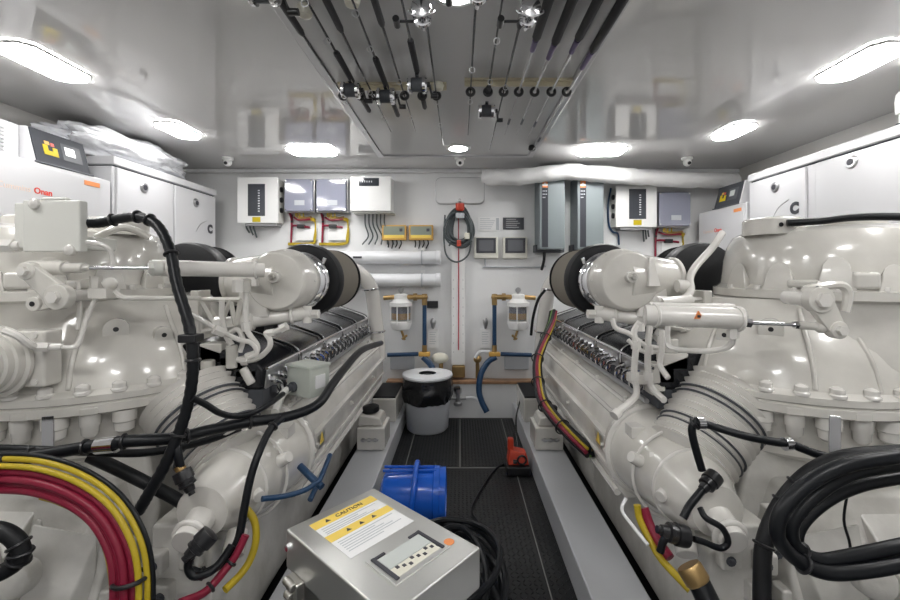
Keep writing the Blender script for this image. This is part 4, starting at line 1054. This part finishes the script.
MB().lathe((bx, Y, .25), (0, 0, 1), [(0, 0), (.060, 0), (.0645, .150), (.0645, .170), (.066, .1712)], 32, caps=False).build('bag_opening', 'rubber', t)

# ------------------------------------------------------------------ blue bucket lying on side
Yc = 2.02
cz = .125; x0 = W(381, 0, Yc).x; x1 = W(446, 0, Yc).x
t = thing('blue_bucket', 'blue plastic bucket lying on its side on the aisle floor', 'bucket', ((x0+x1)/2, Yc, 0))
L = x1-x0
MB().lathe((x0, Yc, cz), (1, 0, 0), [(0, .0), (.07, .003), (.10, .02), (.108, .05), (.116, L-.06), (.124, L-.055), (.124, L-.03), (.118, L-.028), (.120, L), (.108, L), (.104, L-.01), (0, L-.05)], 44, caps=False).build('bucket_body', 'blue', t)
q = MB(); xm = x0+L*.52
q.tube([V((xm+.01*math.sin(a), Yc+math.cos(a)*.128, cz+math.sin(a)*.140)) for a in [(-.42+k*.14)*PI for k in range(14)]], .013, 10, 3); q.build('handle', 'blue', t)
q = MB()
for sy in (-1, 1):
    q.box((x0+L*.45, Yc+sy*.02, cz+.119), (L*.82, .012, .012))
q.build('rib', 'blue', t, bevel=.003)

# red pump
t = thing('red_torch', 'small red and black work lamp on the floor by the right bearer', 'work lamp', W(517, 470, 2.52)*V((1, 1, 0)) if False else (W(517, 0, 2.52).x, 2.52, 0))
x = W(517, 0, 2.52).x
MB().box2((x-.07, 2.44, .001), (x+.07, 2.58, .055)).build('base', 'black', t, bevel=.01)
q = MB(); q.hull([(x-.06, 2.46, .056), (x+.065, 2.46, .056), (x-.06, 2.56, .056), (x+.065, 2.56, .056), (x-.05, 2.48, .14), (x+.05, 2.48, .12), (x-.05, 2.55, .14), (x+.05, 2.55, .12)]); q.box((x-.04, 2.51, .165), (.035, .04, .07)); q.build('red_body', 'redp', t, bevel=.008)
q = MB(); q.torus((x+.02, 2.455, .09), (0, 1, 0), .025, .006, 16, 6); q.cyl((x-.03, 2.457, .08), (x-.01, 2.457, .08), .012); q.build('control_ring', 'black', t)
tag(MB().tube([W(521, 386, 3.36), W(520, 400, 3.2), W(516, 420, 2.85), V((x+.02, 2.62, .05)), V((x-.01, 2.60, .012)), V((x-.11, 2.55, .006)), V((.14, 2.35, .006)), V((.06, 2.10, .006)), V((.09, 1.95, .006)), V((.05, 1.75, .006)), V((-.02, 1.72, .008))], .006, 8, 8).build('electric_cable', 'hose'), 'thin black power cord lying across the aisle floor from the red lamp', 'cord')
q = MB(); q.cyl((-.03, 1.74, .012), (.01, 1.60, .02), .009); tag(q.build('plug_lead', 'plastic'), 'small white plug lead end on the floor beside the blue bucket', 'plug')

# ------------------------------------------------------------------ stainless control box on stand
h = .60; zt = CZ-h
A_ = V((-.684*h, 1.64*h, zt)); B_ = V((-.394*h, 1.944*h, zt)); C_ = V((.08*h, 1.522*h, zt))
ex = (C_-B_).normalized(); ey = V((-ex.y, ex.x, 0))
LX = (C_-B_).length; LY = (B_-A_).length; O = (A_+C_)/2     # centre
R = Matrix((( ex.x, ey.x, 0), (ex.y, ey.y, 0), (0, 0, 1)))
def S(u, v, z=0): return O+ex*u+ey*v+V((0, 0, z))
t = thing('control_box', 'stainless steel control box with a caution sticker and a display window, in the front centre', 'control box', (O.x, O.y, 0))
MB().box(S(0, 0, -.045), (LX, LY, .09), R).build('lid', 'steeltop', t, bevel=.005)
MB().box(S(.0, .0, -.13), (LX-.05, LY-.03, .08), R).build('box_body', 'steel', t, bevel=.004)
# pedestal
q = MB(); q.box(S(.02, .02, -.30), (.08, .08, .26), R); q.box(S(.02, .02, -.585+.006), (.20, .18, .012), R); q.box(S(.02, .02, -.50), (.07, .07, .16), R); q.build('pedestal', 'steel', t, bevel=.003)
# sticker: u along ex, v along ey
def plate(u0, u1, v0, v1, z0, z1, nm, m, par, bev=0): return MB().box(S((u0+u1)/2, (v0+v1)/2, (z0+z1)/2), (abs(u1-u0), abs(v1-v0), z1-z0), R).build(nm, m, par, bevel=bev)
def uv(px, py):   # picture point on lid -> lid coordinates
    Y = h*F/(py-CY); p = V(((px-CX)/F*Y, Y, zt))-O
    return p.dot(ex), p.dot(ey)
u0, v0 = uv(309, 526); u1, v1 = uv(374, 498); u2, v2 = uv(349, 560)
UL = u0; 
st = plate(u0, u2, v0, v1, 0.0002, .001, 'caution_sticker', 'paper', t)
wS = abs(u2-u0)
sgn = 1 if u2 > u0 else -1
plate(u0, u0+sgn*wS*.17, v0, v1, .001, .0014, 'yellow_band', 'ylabel', st)
plate(u0+sgn*wS*.40, u0+sgn*wS*.56, v0, v1, .001, .0014, 'yellow_band', 'ylabel', st)
text('\u26a0 CAUTION' if False else 'CAUTION', .017, S(u0+sgn*wS*.085, (v0+v1)/2+.012, .0016), ey, -ex, 'ink', st)
q = MB()
def tri(u, v, r):
    return [S(u+sgn*r*.8, v-r, .0015), S(u+sgn*r*.8, v+r, .0015), S(u-sgn*r, v, .0015)]
q.prism(tri(u0+sgn*wS*.085, v0+(v1-v0)*.22, .007), (0, 0, .0004))
for f_ in (.3, .5, .7): q.prism(tri(u0+sgn*wS*.48, v0+(v1-v0)*f_, .0065), (0, 0, .0004))
q.build('warning_triangle', 'ink', st)
q = MB(); vv = v1-v0
for k, f_ in enumerate((.22, .27, .32, .36, .62, .67, .72, .77, .82, .87)):
    a = .06; b = .92-.11*((k*3) % 4)
    q.box(S(u0+sgn*wS*f_, v0+vv*(a+b)/2, .0013), (.0022, abs(vv)*(b-a), .0004), R)
q.build('print_line', 'greyplastic', st)
# display window
u3, v3 = uv(365, 563); u4, v4 = uv(421, 531); u5, v5 = uv(392, 590)
print('win', u3, v3, u4, v4, u5, v5, 'L', LX, LY)
ua, ub = u3, u5; va, vb = v3, v4
dw = plate(ua, ub, va, vb, .0002, .004, 'display_frame', 'steeltop', t, .001)
q = MB()
mu = .012; mv = .012
gu0, gu1 = sorted((ua, ub)); gv0, gv1 = sorted((va, vb)); gu0 += mu; gu1 -= mu; gv0 += mv; gv1 -= mv
q.box(S((gu0+gu1)/2, gv0, .005), (gu1-gu0+.01, .009, .004), R); q.box(S((gu0+gu1)/2, gv1, .005), (gu1-gu0+.01, .009, .004), R)
q.box(S(gu0, gv0+.015, .005), (.008, .03, .004), R); q.box(S(gu0, gv1-.015, .005), (.008, .03, .004), R)
q.build('window_gasket', 'ink', dw, bevel=.002)
plate(gu0+.006, gu0+(gu1-gu0)*.62, gv0+.006, gv1-.006, .004, .0055, 'display', 'lcd', dw)
q = MB()
for k in range(9):
    q.box(S(gu0+(gu1-gu0)*(.70+.08*(k % 3)), gv0+.02+k*.013, .0048), (.008, .007, .0015), R)
q.build('circuit_parts', 'ink', dw)
plate(gu0+(gu1-gu0)*.64, gu1, gv0+.006, gv1-.006, .004, .0046, 'circuit_board', 'pearl', dw)
cu, cv = uv(449, 542); o = MB().lathe(S(cu, cv, .0003), (0, 0, 1), [(.012, 0), (.012, .0005)], 20).build('orange_seal', 'orange', t)
# screw + hinge latches on the near side
nf = LY/2
q = MB(); q.lathe(S(-LX/2, 0, -.05)+V((0, 0, 0)), -ex, [(.007, 0), (.007, .006)], 12)
p = A_+(-ey)*0; q.lathe(A_+ex*.02+V((0, 0, -.035)), -ey, [(.008, 0), (.008, .007)], 12); q.build('lid_screw', 'chrome', t)
for f_ in (.18, .8):
    q = MB(); base = A_+ex*(LX*f_)-ey*.0
    q.box(base+V((0, 0, -.10))-ey*.01, (.05, .02, .04), R); q.cyl(base-ey*.022+ex*.02+V((0, 0, -.085)), base-ey*.022-ex*.02+V((0, 0, -.085)), .009, n=12); q.cyl(base-ey*.022+ex*.012+V((0, 0, -.11)), base-ey*.022-ex*.012+V((0, 0, -.11)), .011, n=8)
    q.build('latch', 'steel', t, bevel=.003)

# ------------------------------------------------------------------ cables and hoses
def ties(pts, r, idx, sub=6):
    P = spline(pts, sub); q = MB()
    for f_ in idx:
        i = min(len(P)-2, max(1, int(f_*(len(P)-1)))); q.torus(P[i], P[i+1]-P[i-1], r, .004, 18, 6)
    return q
def hose(name, pts, r, m, lab, cat='hose', sub=8, tie=None, corr=False, grp=None):
    t = thing(name, lab, cat, pts[len(pts)//2], grp)
    rf = (lambda i, rr: rr*(1.06 if i % 2 else .96)) if corr else None
    MB().tube(pts, r, 14, sub, rf=rf).build('hose_jacket', m, t)
    if tie: ties(pts, r+.002, tie, sub).build('cable_tie', 'black', t)
    return t
# left arching corrugated conduit
P = [W(83, 223, 1.27), W(100, 223, 1.28), W(118, 219, 1.28), W(140, 217, 1.27), W(158, 226, 1.25), W(170, 250, 1.22), W(177, 285, 1.19), W(189, 325, 1.16), W(193, 360, 1.15), W(190, 395, 1.15), W(180, 430, 1.14), W(165, 465, 1.12), W(148, 495, 1.10), W(138, 512, 1.10)]
t = hose('conduit', P, .0145, 'hose', 'thick black corrugated conduit arching from the left junction box down the gearbox', 'conduit', 8, (.14, .23, .27, .4, .62, .78), True)
MB().lathe(W(80, 223, 1.27), (1, 0, 0), [(.020, 0), (.020, .014), (.016, .02)], 16).build('brass_gland', 'brass', t)
q = MB(); q.box(W(191, 338, 1.15), (.05, .04, .022)); q.build('clamp_block', 'black', t, bevel=.003)
# cables behind running horizontally at left
P = [W(-20, 458, 1.05), W(30, 456, 1.07), W(70, 450, 1.09), W(100, 445, 1.10), W(130, 441, 1.11), W(175, 438, 1.16), W(210, 430, 1.22), W(250, 422, 1.28), W(290, 416, 1.36), W(318, 404, 1.45), W(332, 385, 1.6), W(345, 368, 1.8), W(362, 350, 2.1), W(381, 343, 2.6)]
t = hose('cable_loom', P, .016, 'hose', 'black cable loom running from the lower left across the engine side to the back', 'cable', 6, (.08, .2, .3, .42, .55), False)
MB().lathe(W(98, 446, 1.10), (1, 0, .1), [(.021, 0), (.021, .05)], 18).build('metal_clamp', 'chrome', t)
P = [W(-20, 448, 1.10), W(40, 450, 1.11), W(90, 452, 1.13), W(140, 453, 1.17), W(180, 447, 1.22), W(215, 438, 1.30), W(240, 428, 1.36)]
hose('cable_loom', P, .011, 'hose', 'thinner black cable behind the main loom below the left gearbox flange', 'cable')
P = [W(192, 398, 1.14), W(205, 404, 1.17), W(220, 413, 1.2), W(235, 416, 1.24), W(255, 412, 1.3), W(272, 402, 1.4), W(283, 394, 1.5)]
hose('branch_cable', P, .009, 'hose', 'black branch cable looping from the left conduit towards the small grey box', 'cable')
P = [W(282, 418, 1.33), W(270, 430, 1.28), W(258, 455, 1.22), W(250, 480, 1.19), W(244, 510, 1.17), W(238, 540, 1.15), W(225, 560, 1.13), W(205, 573, 1.1), W(188, 570, 1.1)]
hose('drain_cable', P, .011, 'hose', 'black cable dropping in front of the left engine elbow', 'cable', tie=(.1, .9))
P = [W(90, 456, 1.16), W(120, 470, 1.17), W(150, 485, 1.18), W(178, 500, 1.20), W(185, 506, 1.2)]
hose('branch_cable', P, .017, 'rubber', 'short thick black cable crossing under the left gearbox behind the conduit', 'cable')
# red/yellow power cables lower left
BP = [W(-25, 476, .98), W(5, 475, .98), W(40, 478, .97), W(75, 490, .96), W(105, 512, .95), W(124, 545, .94), W(130, 580, .93), W(129, 625, .92)]
lay = [('ycable', -.038, .004), ('ycable', -.025, -.006), ('red', -.009, .0), ('red', .007, -.008), ('red', .021, .0), ('red', .034, -.004), ('hose', -.048, .008)]
P = spline(BP, 6)
t = thing('cable_bundle', 'thick bundle of red and yellow power cables curving down at the lower left', 'cables', P[20])
for (m, o1, o2) in lay:
    pts = []
    for i, p in enumerate(P):
        a = P[max(0, i-1)]; b = P[min(len(P)-1, i+1)]; tg = (b-a).normalized(); nn = -tg.cross(V((0, 1, 0))).normalized()
        pts.append(p+nn*o1*.95+V((0, o2, 0)))
    MB().tube(pts, {'ycable': .0066, 'red': .0088, 'hose': .005}[m], 12, 1).build('power_cable', m, t)
q = MB()
for f_ in (.13, .86):
    i = int(f_*(len(P)-1)); tg = (P[i+1]-P[i-1]).normalized(); nn = tg.cross(V((0, 1, 0))).normalized(); Yv = V((0, 1, 0))
    q.tube([P[i]+nn*(.036*math.cos(a))+Yv*(.028*math.sin(a)+.004) for a in [2*PI*j/16 for j in range(16)]], .005 if f_ > .5 else .009, 8, 2, True)
q.build('cable_tie', 'black', t)
P = [W(40, 498, 1.02), W(60, 504, 1.02), W(85, 518, 1.01), W(103, 545, 1.0), W(110, 575, .98), W(112, 610, .97)]
o = MB().tube(P, .004, 8, 6).build('thin_cable', 'ycable'); tag(o, 'thin yellow cable inside the curve of the red bundle', 'cable')
# black bracket ring at far lower left
P = [W(-14, 528, .95), W(4, 532, .94), W(16, 540, .94), W(21, 552, .94), W(16, 563, .94), W(2, 572, .94), W(-14, 576, .95)]
t = hose('rubber_loop', P, .018, 'rubber', 'thick black rubber loop at the left edge of the view, below the red cables', 'hose', tie=(.4, .5, .62))
# left sensor connectors
def connector(pts, m, lab, rr=.03, yl=None):
    t = thing('sensor_plug', lab, 'plug', pts[0])
    d = (pts[1]-pts[0])
    MB().lathe(pts[0], d, [(rr*a, b*rr) for a, b in ((.5, 0), (.8, .1), (.95, .12), (1, .5), (1, 1.2), (.85, 1.25), (.82, 1.6), (.9, 1.65), (.88, 1.9), (.6, 2.0), (.5, 2.6), (.35, 2.65), (.35, 3.0))], 18).build('plug_body', 'black', t)
    if yl: MB().lathe(pts[0]+d.normalized()*yl, d, [(rr*.55, 0), (rr*.55, .018)], 14).build('brass_ring', 'brass', t)
    if len(pts) > 2: MB().tube(pts[1:], .010, 10, 6).build('plug_lead', 'hose', t)
connector([W(181, 470, 1.13), W(204, 520, 1.12)], 'black', 'black sensor plug with a brass ring, left of the left engine elbow', .024, -.012)
hose('sensor_lead', [W(181, 470, 1.13), W(178, 455, 1.13), W(176, 440, 1.14), W(175, 432, 1.15)], .011, 'hose', 'short black lead rising from the plug to the main loom on the left', 'cable')
connector([W(212, 532, 1.08), W(196, 548, 1.06), W(188, 565, 1.06), W(194, 576, 1.06), W(210, 572, 1.07), W(222, 560, 1.1), W(232, 545, 1.12)], 'black', 'round black plug with looped lead below the left engine elbow', .026)
connector([W(716, 475, 1.16), W(704, 488, 1.14), W(690, 505, 1.12), W(683, 518, 1.11)], 'black', 'black sensor plug pointing down beside the right bellows', .024)
connector([W(688, 537, 1.10), W(672, 533, 1.1), W(664, 540, 1.1), (W(660, 552, 1.1))], 'black', 'round black plug low on the right engine elbow', .028)
hose('sensor_lead', [W(700, 508, 1.12), W(706, 518, 1.1), W(722, 528, 1.09), W(728, 542, 1.09), W(720, 548, 1.09), W(704, 542, 1.09), W(694, 539, 1.09)], .008, 'hose', 'thin black looped lead between the two plugs at the right engine elbow', 'cable')
# flange cable right
P = [W(702, 470, 1.15), W(696, 450, 1.15), W(692, 432, 1.15), W(694, 424, 1.15), W(700, 423, 1.14), W(715, 427, 1.13), W(745, 436, 1.10), W(775, 442, 1.09), W(790, 444, 1.08), W(820, 455, 1.06), W(860, 463, 1.03), W(920, 460, 1.0)]
t = hose('cable_loom', P, .0105, 'hose', 'black cable clamped below the right gearbox flange and dropping to the bellows', 'cable', 5, (.3, .33))
q = MB(); q.lathe(W(784, 444, 1.085), (1, 0, 0), [(.017, 0), (.017, .018)], 14); q.lathe(W(697, 423.5, 1.142), (1, 0, 0), [(.017, 0), (.017, .018)], 14); q.build('metal_clamp', 'chrome', t)
# right top cable along the gearbox
P = [W(787, 223, 1.46), W(820, 221, 1.42), W(860, 217, 1.38), W(930, 217, 1.30)]
hose('conduit', P, .0125, 'hose', 'straight black conduit along the top of the right gearbox', 'conduit')
# black vertical hose bottom right of flange
P = [W(762, 620, .98), W(762, 580, 1.0), W(764, 545, 1.02), W(775, 515, 1.03), W(792, 490, 1.03), W(815, 470, 1.02), W(850, 457, 1.0), W(920, 452, .97)]
hose('hose', P, .019, 'rubber', 'thick black hose rising from the lower right and bending towards the right edge', 'hose', tie=(.3, .5, .62))
# right loops
t = thing('cable_loop', 'thick black cable looped three times at the right edge, lower right', 'cable', W(780, 530, .85))
for (pts, dY, nm) in (([(930, 450), (900, 456), (847, 465), (809, 483), (783, 509), (777, 533), (788, 552), (809, 567), (831, 573), (863, 571), (900, 565), (930, 560)], 0, 1),
                      ([(930, 457), (900, 464), (852, 473), (820, 491), (796, 515), (791, 533), (799, 550), (820, 560), (847, 557), (900, 546), (930, 540)], .02, 2),
                      ([(930, 472), (900, 477), (863, 484), (831, 497), (806, 517), (796, 536), (802, 551), (822, 564), (850, 565), (900, 556), (930, 550)], .045, 3)):
    P = [W(x, y, .82+dY) for x, y in pts]
    MB().tube(P, .0135, 14, 8).build('cable_turn', 'hose', t)
    if nm < 3: ties(P, .0155, (.62,), 8).build('cable_tie', 'black', t)
o = MB().tube([W(848, 490, 1.0), W(844, 520, 1.0), W(850, 545, 1.0), W(851, 575, 1.0)], .003, 6, 5).build('thin_cable', 'hose'); tag(o, 'thin dark wire hanging inside the cable loop at the lower right', 'wire')
# loom of orange/yellow/red along right engine side
P = [W(554, 312, 3.05), W(551, 325, 2.95), W(542, 345, 2.8), W(537, 362, 2.65), W(538, 382, 2.45), W(543, 402, 2.3), W(556, 420, 2.15), W(573, 437, 2.0), W(590, 452, 1.85)]
PP = spline(P, 5)
t = thing('cable_bundle', 'multicoloured cable bundle sagging down the inner side of the right engine', 'cables', P[5])
for i, (m, rr) in enumerate((('hose', .016), ('brass', .013), ('hose', .015), ('ycable', .007), ('red', .010), ('hose', .012), ('green', .006))):
    MB().tube(PP, rr, 10, 1, off=(.019, i*.9, .06)).build('cable', m, t)
ties(P, .037, (.2, .35, .5, .65, .8), 5).build('cable_tie', 'black', t)
hose('drain_hose', [W(545, 290, 2.9), W(538, 300, 2.9), W(533, 318, 2.95), W(531, 335, 3.0)], .010, 'hose', 'thin black hose looping behind the right air filter', 'hose')
# wires under engines: left yellow + red, right
hose('earth_cable', [W(243, 505, 1.2), W(254, 520, 1.2), W(256, 540, 1.19), W(250, 560, 1.17), W(240, 575, 1.14), W(225, 590, 1.1)], .010, 'ycable', 'yellow cable hanging under the left engine elbow', 'cable')
hose('red_cable', [W(246, 535, 1.14), W(236, 555, 1.12), W(225, 570, 1.10), W(205, 592, 1.06), W(180, 603, 1.0)], .010, 'red', 'red cable under the left engine elbow, beside the yellow one', 'cable', tie=(.4, .7))
hose('blue_hose', [W(262, 499, 1.22), W(285, 496, 1.27), W(305, 490, 1.32), W(320, 480, 1.36)], .008, 'bluehose', 'blue hose going between the left engine and its bearer', 'hose')
hose('blue_hose', [W(300, 466, 1.45), W(312, 478, 1.42), W(322, 487, 1.4)], .012, 'bluehose', 'short blue hose piece slanting under the left engine housing', 'hose')
hose('blue_hose', [W(330, 455, 1.6), W(322, 475, 1.5), W(310, 500, 1.40)], .009, 'bluehose', 'blue hose dropping beside the left engine mount', 'hose')
hose('earth_cable', [W(637, 505, 1.22), W(640, 520, 1.21), W(650, 540, 1.18), W(662, 560, 1.14), W(690, 590, 1.08)], .010, 'ycable', 'yellow cable hanging under the right engine elbow', 'cable')
hose('red_cable', [W(644, 508, 1.22), W(650, 525, 1.2), W(658, 540, 1.17), W(670, 558, 1.13)], .013, 'red', 'red cable under the right engine elbow, beside the yellow one', 'cable')
hose('thin_cable', [W(626, 498, 1.25), W(622, 510, 1.24), W(632, 525, 1.2), W(648, 545, 1.15)], .005, 'paper', 'thin white wire below the right engine elbow', 'wire')
t = hose('coupling_hose', [W(690, 568, 1.02), W(700, 585, 1.0), W(712, 610, .97)], .026, 'hose', 'short black hose with a brass coupling at the bottom, right engine side', 'hose')
MB().lathe(W(688, 565, 1.02), W(700, 585, 1.0)-W(688, 565, 1.02), [(.028, 0), (.030, .005), (.030, .035), (.027, .04)], 18).build('coupling', 'brass', t)
# cable coil beside control box on the floor
q = MB()
t = thing('cable_coil', 'loose coil of black cables on the floor behind the stainless control box', 'cable coil', (-.02, 1.35, 0))
for k in range(12):
    cx = .0+random.uniform(-.03, .03); cy = 1.42+random.uniform(-.05, .05); rx = .13+random.uniform(-.03, .03); ry = .20+random.uniform(-.04, .04); z = .02+k*.018; ph = random.uniform(0, 6)
    q.tube([V((cx+math.cos(a)*rx, cy+math.sin(a)*ry, z+.012*math.sin(a*2+ph))) for a in [2*PI*j/10 for j in range(10)]], .011, 8, 4, True)
q.build('cable', 'hose', t)
hose('floor_cable', [V((.09, 1.45, .14)), V((.13, 1.25, .16)), V((.13, 1.05, .18)), V((.10, .85, .2)), V((.08, .6, .2))], .018, 'hose', 'thick black cable running along the right side of the stainless control box', 'cable')

# ------------------------------------------------------------------ fishing rods
ZR = 1.975; hz = ZR-CZ
def yr(py): return hz*F/(CY-py)
def xr(px, py): return (px-CX)/F*yr(py)
def rod(X, lab, grip, blank, reel=None, butt=None, tipm='rod', thick=.0, ferrule=None, guides=(), kind='conv', rr=.0045, tipdark=None):
    t = thing('fishing_rod', lab, 'fishing rod', (X, (blank[0]+blank[1])/2, ZR-.05), 'fishing rods under the ceiling')
    y0, y1 = blank
    fat, thin = (y0, y1)
    if grip and abs(grip[1]-y0) > abs(grip[1]-y1) and butt: pass
    n0 = rr
    # taper away from grip
    far_tip = (not butt)
    L = y1-y0
    MB().lathe((X, y0, ZR), (0, 1, 0), [(rr if far_tip else .0022, 0), (.0022 if far_tip else rr, L)], 8).build('blank', tipm, t)
    if grip: MB().lathe((X, grip[0], ZR), (0, 1, 0), [(.009, 0), (.012+thick, .01), (.011+thick, grip[1]-grip[0]-.02), (.007, grip[1]-grip[0])] if True else [], 12).build('grip', 'grip', t)
    if ferrule: MB().lathe((X, ferrule[0], ZR), (0, 1, 0), [(.011, 0), (.010, (ferrule[1]-ferrule[0]))], 12).build('ferrule', 'purple', t)
    if butt: MB().lathe((X, butt[0], ZR), (0, 1, 0), [(.010, 0), (.012, .01), (.011, butt[1]-butt[0]-.02), (.005, butt[1]-butt[0])], 12).build('butt', 'grip', t)
    for g in guides: MB().torus((X, g, ZR-.016), (0, 1, .2), .010, .0016, 16, 5).build('line_guide', 'alu', t)
    if tipdark: MB().cyl((X, tipdark, ZR), (X, tipdark+.07, ZR), .0065, n=8).build('tip_cap', 'dgrey', t)
    if reel:
        yc = reel; q = MB(); zc = ZR-.045
        if kind == 'conv':
            q.lathe((X-.038, yc, zc), (1, 0, 0), [(.030, 0), (.034, .004), (.034, .014), (.024, .018), (.018, .020), (.018, .052), (.024, .054), (.034, .058), (.034, .070), (.028, .076)], 24)
            q.box((X, yc, ZR-.016), (.014, .06, .008)); rl = q.build('reel', 'chrome', t)
            q = MB(); q.cyl((X+.036, yc, zc), (X+.050, yc, zc), .010, n=10); q.tube([(X+.048, yc, zc), (X+.052, yc+.02, zc-.02), (X+.055, yc+.04, zc-.028)], .005, 6, 3); q.cyl((X+.05, yc+.04, zc-.028), (X+.078, yc+.04, zc-.028), .010, n=10); q.build('reel_handle', 'black', rl)
            MB().lathe((X-.020, yc, zc), (1, 0, 0), [(.027, 0), (.027, .040)], 20).build('spool', 'dgrey', rl)
        else:
            q.cyl((X, yc, ZR), (X, yc, zc-.03), .008, n=10); q.lathe((X, yc-.055, zc-.03), (0, 1, 0), [(.010, 0), (.026, .006), (.028, .016), (.018, .022), (.016, .048), (.026, .052), (.027, .062), (.018, .07), (.014, .085), (.008, .11)], 26); rl = q.build('reel', 'chrome', t)
            q = MB(); q.tube([(X, yc+.02, zc-.03), (X-.05, yc+.02, zc-.03), (X-.075, yc+.02, zc-.03)], .004, 6, 2); q.cyl((X-.075, yc+.005, zc-.03), (X-.075, yc+.04, zc-.03), .010, n=10); q.build('reel_handle', 'black', rl)
            q = MB(); q.tube([(X-.036, yc-.03, zc-.03), (X-.03, yc-.05, zc-.05), (X, yc-.055, zc-.062), (X+.03, yc-.05, zc-.05), (X+.036, yc-.03, zc-.03)], .002, 6, 4); q.build('bail', 'alu', rl)
    return t
C4 = 'black fishing rod under the ceiling'
rod(-.52, 'leftmost fishing rod along the edge of the ceiling hatch, reel cut off above', (1.12, 1.39), (1.39, yr(150)), 1.11, None, guides=(1.9, 2.3))
rod(-.443, 'second fishing rod from the left, with its reel and butt towards the back', (1.50, 1.75), (.85, 1.50), 1.71, (1.84, 2.06), guides=(1.2, 1.40))
rod(-.386, 'third fishing rod from the left, black grip in front, tip towards the back', (1.0, 1.37), (1.37, yr(132)), 1.04, None, guides=(1.8, 2.1))
rod(-.311, 'fourth fishing rod from the left, with a wide chrome reel over its short butt', (1.54, 1.80), (.85, 1.54), 1.77, (1.88, 2.12), guides=(1.25, 1.45))
rod(-.247, 'fifth fishing rod from the left, black grip in front and thin tip behind', (1.0, 1.34), (1.34, yr(131)), None, None, guides=(1.7, 2.1))
rod(-.168, 'sixth fishing rod from the left, reel at the middle and small butt behind', (1.42, 1.66), (.85, 1.42), 1.66, (1.82, 2.02), guides=(1.15,))
rod(-.105, 'fishing rod left of centre with a big chrome spinning reel in front', (.9, 1.1), (1.1, yr(145)), 1.17, None, guides=(1.9, 2.2), kind='spin')
rod(.046, 'first fishing rod right of centre, chrome reel cut off by the top', (.9, 1.0), (1.0, yr(135)), 1.07, None, guides=(1.6, 1.9), kind='spin')
rod(.122, 'second fishing rod right of centre, with a dark reel behind the rack strip', None, (.85, 1.80), 1.93, (1.78, 1.84), guides=(1.4, 1.7))
rod(.190, 'third fishing rod right of centre, with a chrome spinning reel and handle', (1.15, 1.35), (1.35, yr(150)), 1.17, None, guides=(1.75, 2.1), kind='spin')
for i, (X, gy, fy, ty, l) in enumerate(((.256, 40, 50, 135, 'fourth rod right of centre, thick black grip and pale blank'), (.325, 44, 58, 135, 'fifth rod right of centre, thick black grip with a purple ferrule'), (.398, 40, 52, 137, 'sixth rod right of centre, thick black grip, second from the hatch edge'), (.470, 52, 68, 150, 'rightmost rod along the hatch edge, with the longest black grip'))):
    rod(X, l, (.9, yr(gy)), (yr(fy), yr(ty)), None, None, tipm='clear', thick=.004, ferrule=(yr(gy), yr(fy)), tipdark=yr(ty)-.25, rr=.006)
# rack strips
for (x0, x1, Yk, xs, l, m) in ((.02, .49, 1.83, (.046, .122, .190, .256, .325, .398, .465), 'pale rod rack strip across the right-hand fishing rods', 'rack'), (-.54, -.06, 1.87, (-.52, -.443, -.386, -.311, -.247, -.168, -.105), 'pale rod rack strip across the left-hand fishing rods', 'rack')):
    t = thing('rod_rack', l, 'rod rack', ((x0+x1)/2, Yk, ZR), 'fishing rod racks')
    q = MB(); q.box2((x0, Yk-.004, ZR+.024), (x1, Yk+.004, ZC-.013)); q.box2((x0, Yk-.02, ZC-.022), (x1, Yk+.02, ZC-.0125)); q.build('strip', m, t)
    for xx in xs: MB().torus((xx, Yk, ZR), (0, 1, 0), .015, .0075, 18, 8).build('rod_ring', 'black', t)
for (px, py, l) in ((305, 12, 'pale round clip on the ceiling between the first two rods on the left'), (352, 1, 'pale round clip on the ceiling at the top edge of the view'), (438, 87, 'pale round clip beside the last rod left of centre')):
    x = (px-CX)/F*(.82*F/(CY-py)); y = .82*F/(CY-py)
    o = MB().lathe((x, y, ZC-.013), (0, 0, -1), [(.024, 0), (.026, .01), (.020, .03), (.008, .036)], 18).build('ceiling_clip', 'pearl'); tag(o, l, 'clip', 'pale ceiling clips')
o = MB().lathe(W(532, 155, 2.75), (0, 0, -1), [(.014, 0), (.022, .01), (.022, .03), (.012, .035)], 16); 
o = MB().lathe(((532-CX)/F*2.78, 2.78, ZC-.0125), (0, 0, -1), [(.018, 0), (.024, .008), (.024, .028), (.015, .036)], 18).build('rubber_stop', 'black'); tag(o, 'round black knob on the ceiling hatch near the back right corner', 'knob')

# ------------------------------------------------------------------ camera & view
cam = bpy.data.cameras.new('camera'); co = bpy.data.objects.new('camera', cam); COL.objects.link(co)
co.location = (0, 0, CZ); co.rotation_euler = (PI/2, 0, 0)
cam.sensor_width = 36; cam.lens = 36*F/900; cam.shift_x = -(CX-450)/900; cam.shift_y = -(300-CY)/900; cam.clip_start = .05
bpy.context.scene.camera = co
w = bpy.data.worlds.new('world'); w.use_nodes = True; w.node_tree.nodes['Background'].inputs[0].default_value = (.02, .02, .02, 1); bpy.context.scene.world = w
vs_ = bpy.context.scene.view_settings
vs_.view_transform = 'Standard'; vs_.look = 'None'; vs_.exposure = 1.25; vs_.gamma = 1
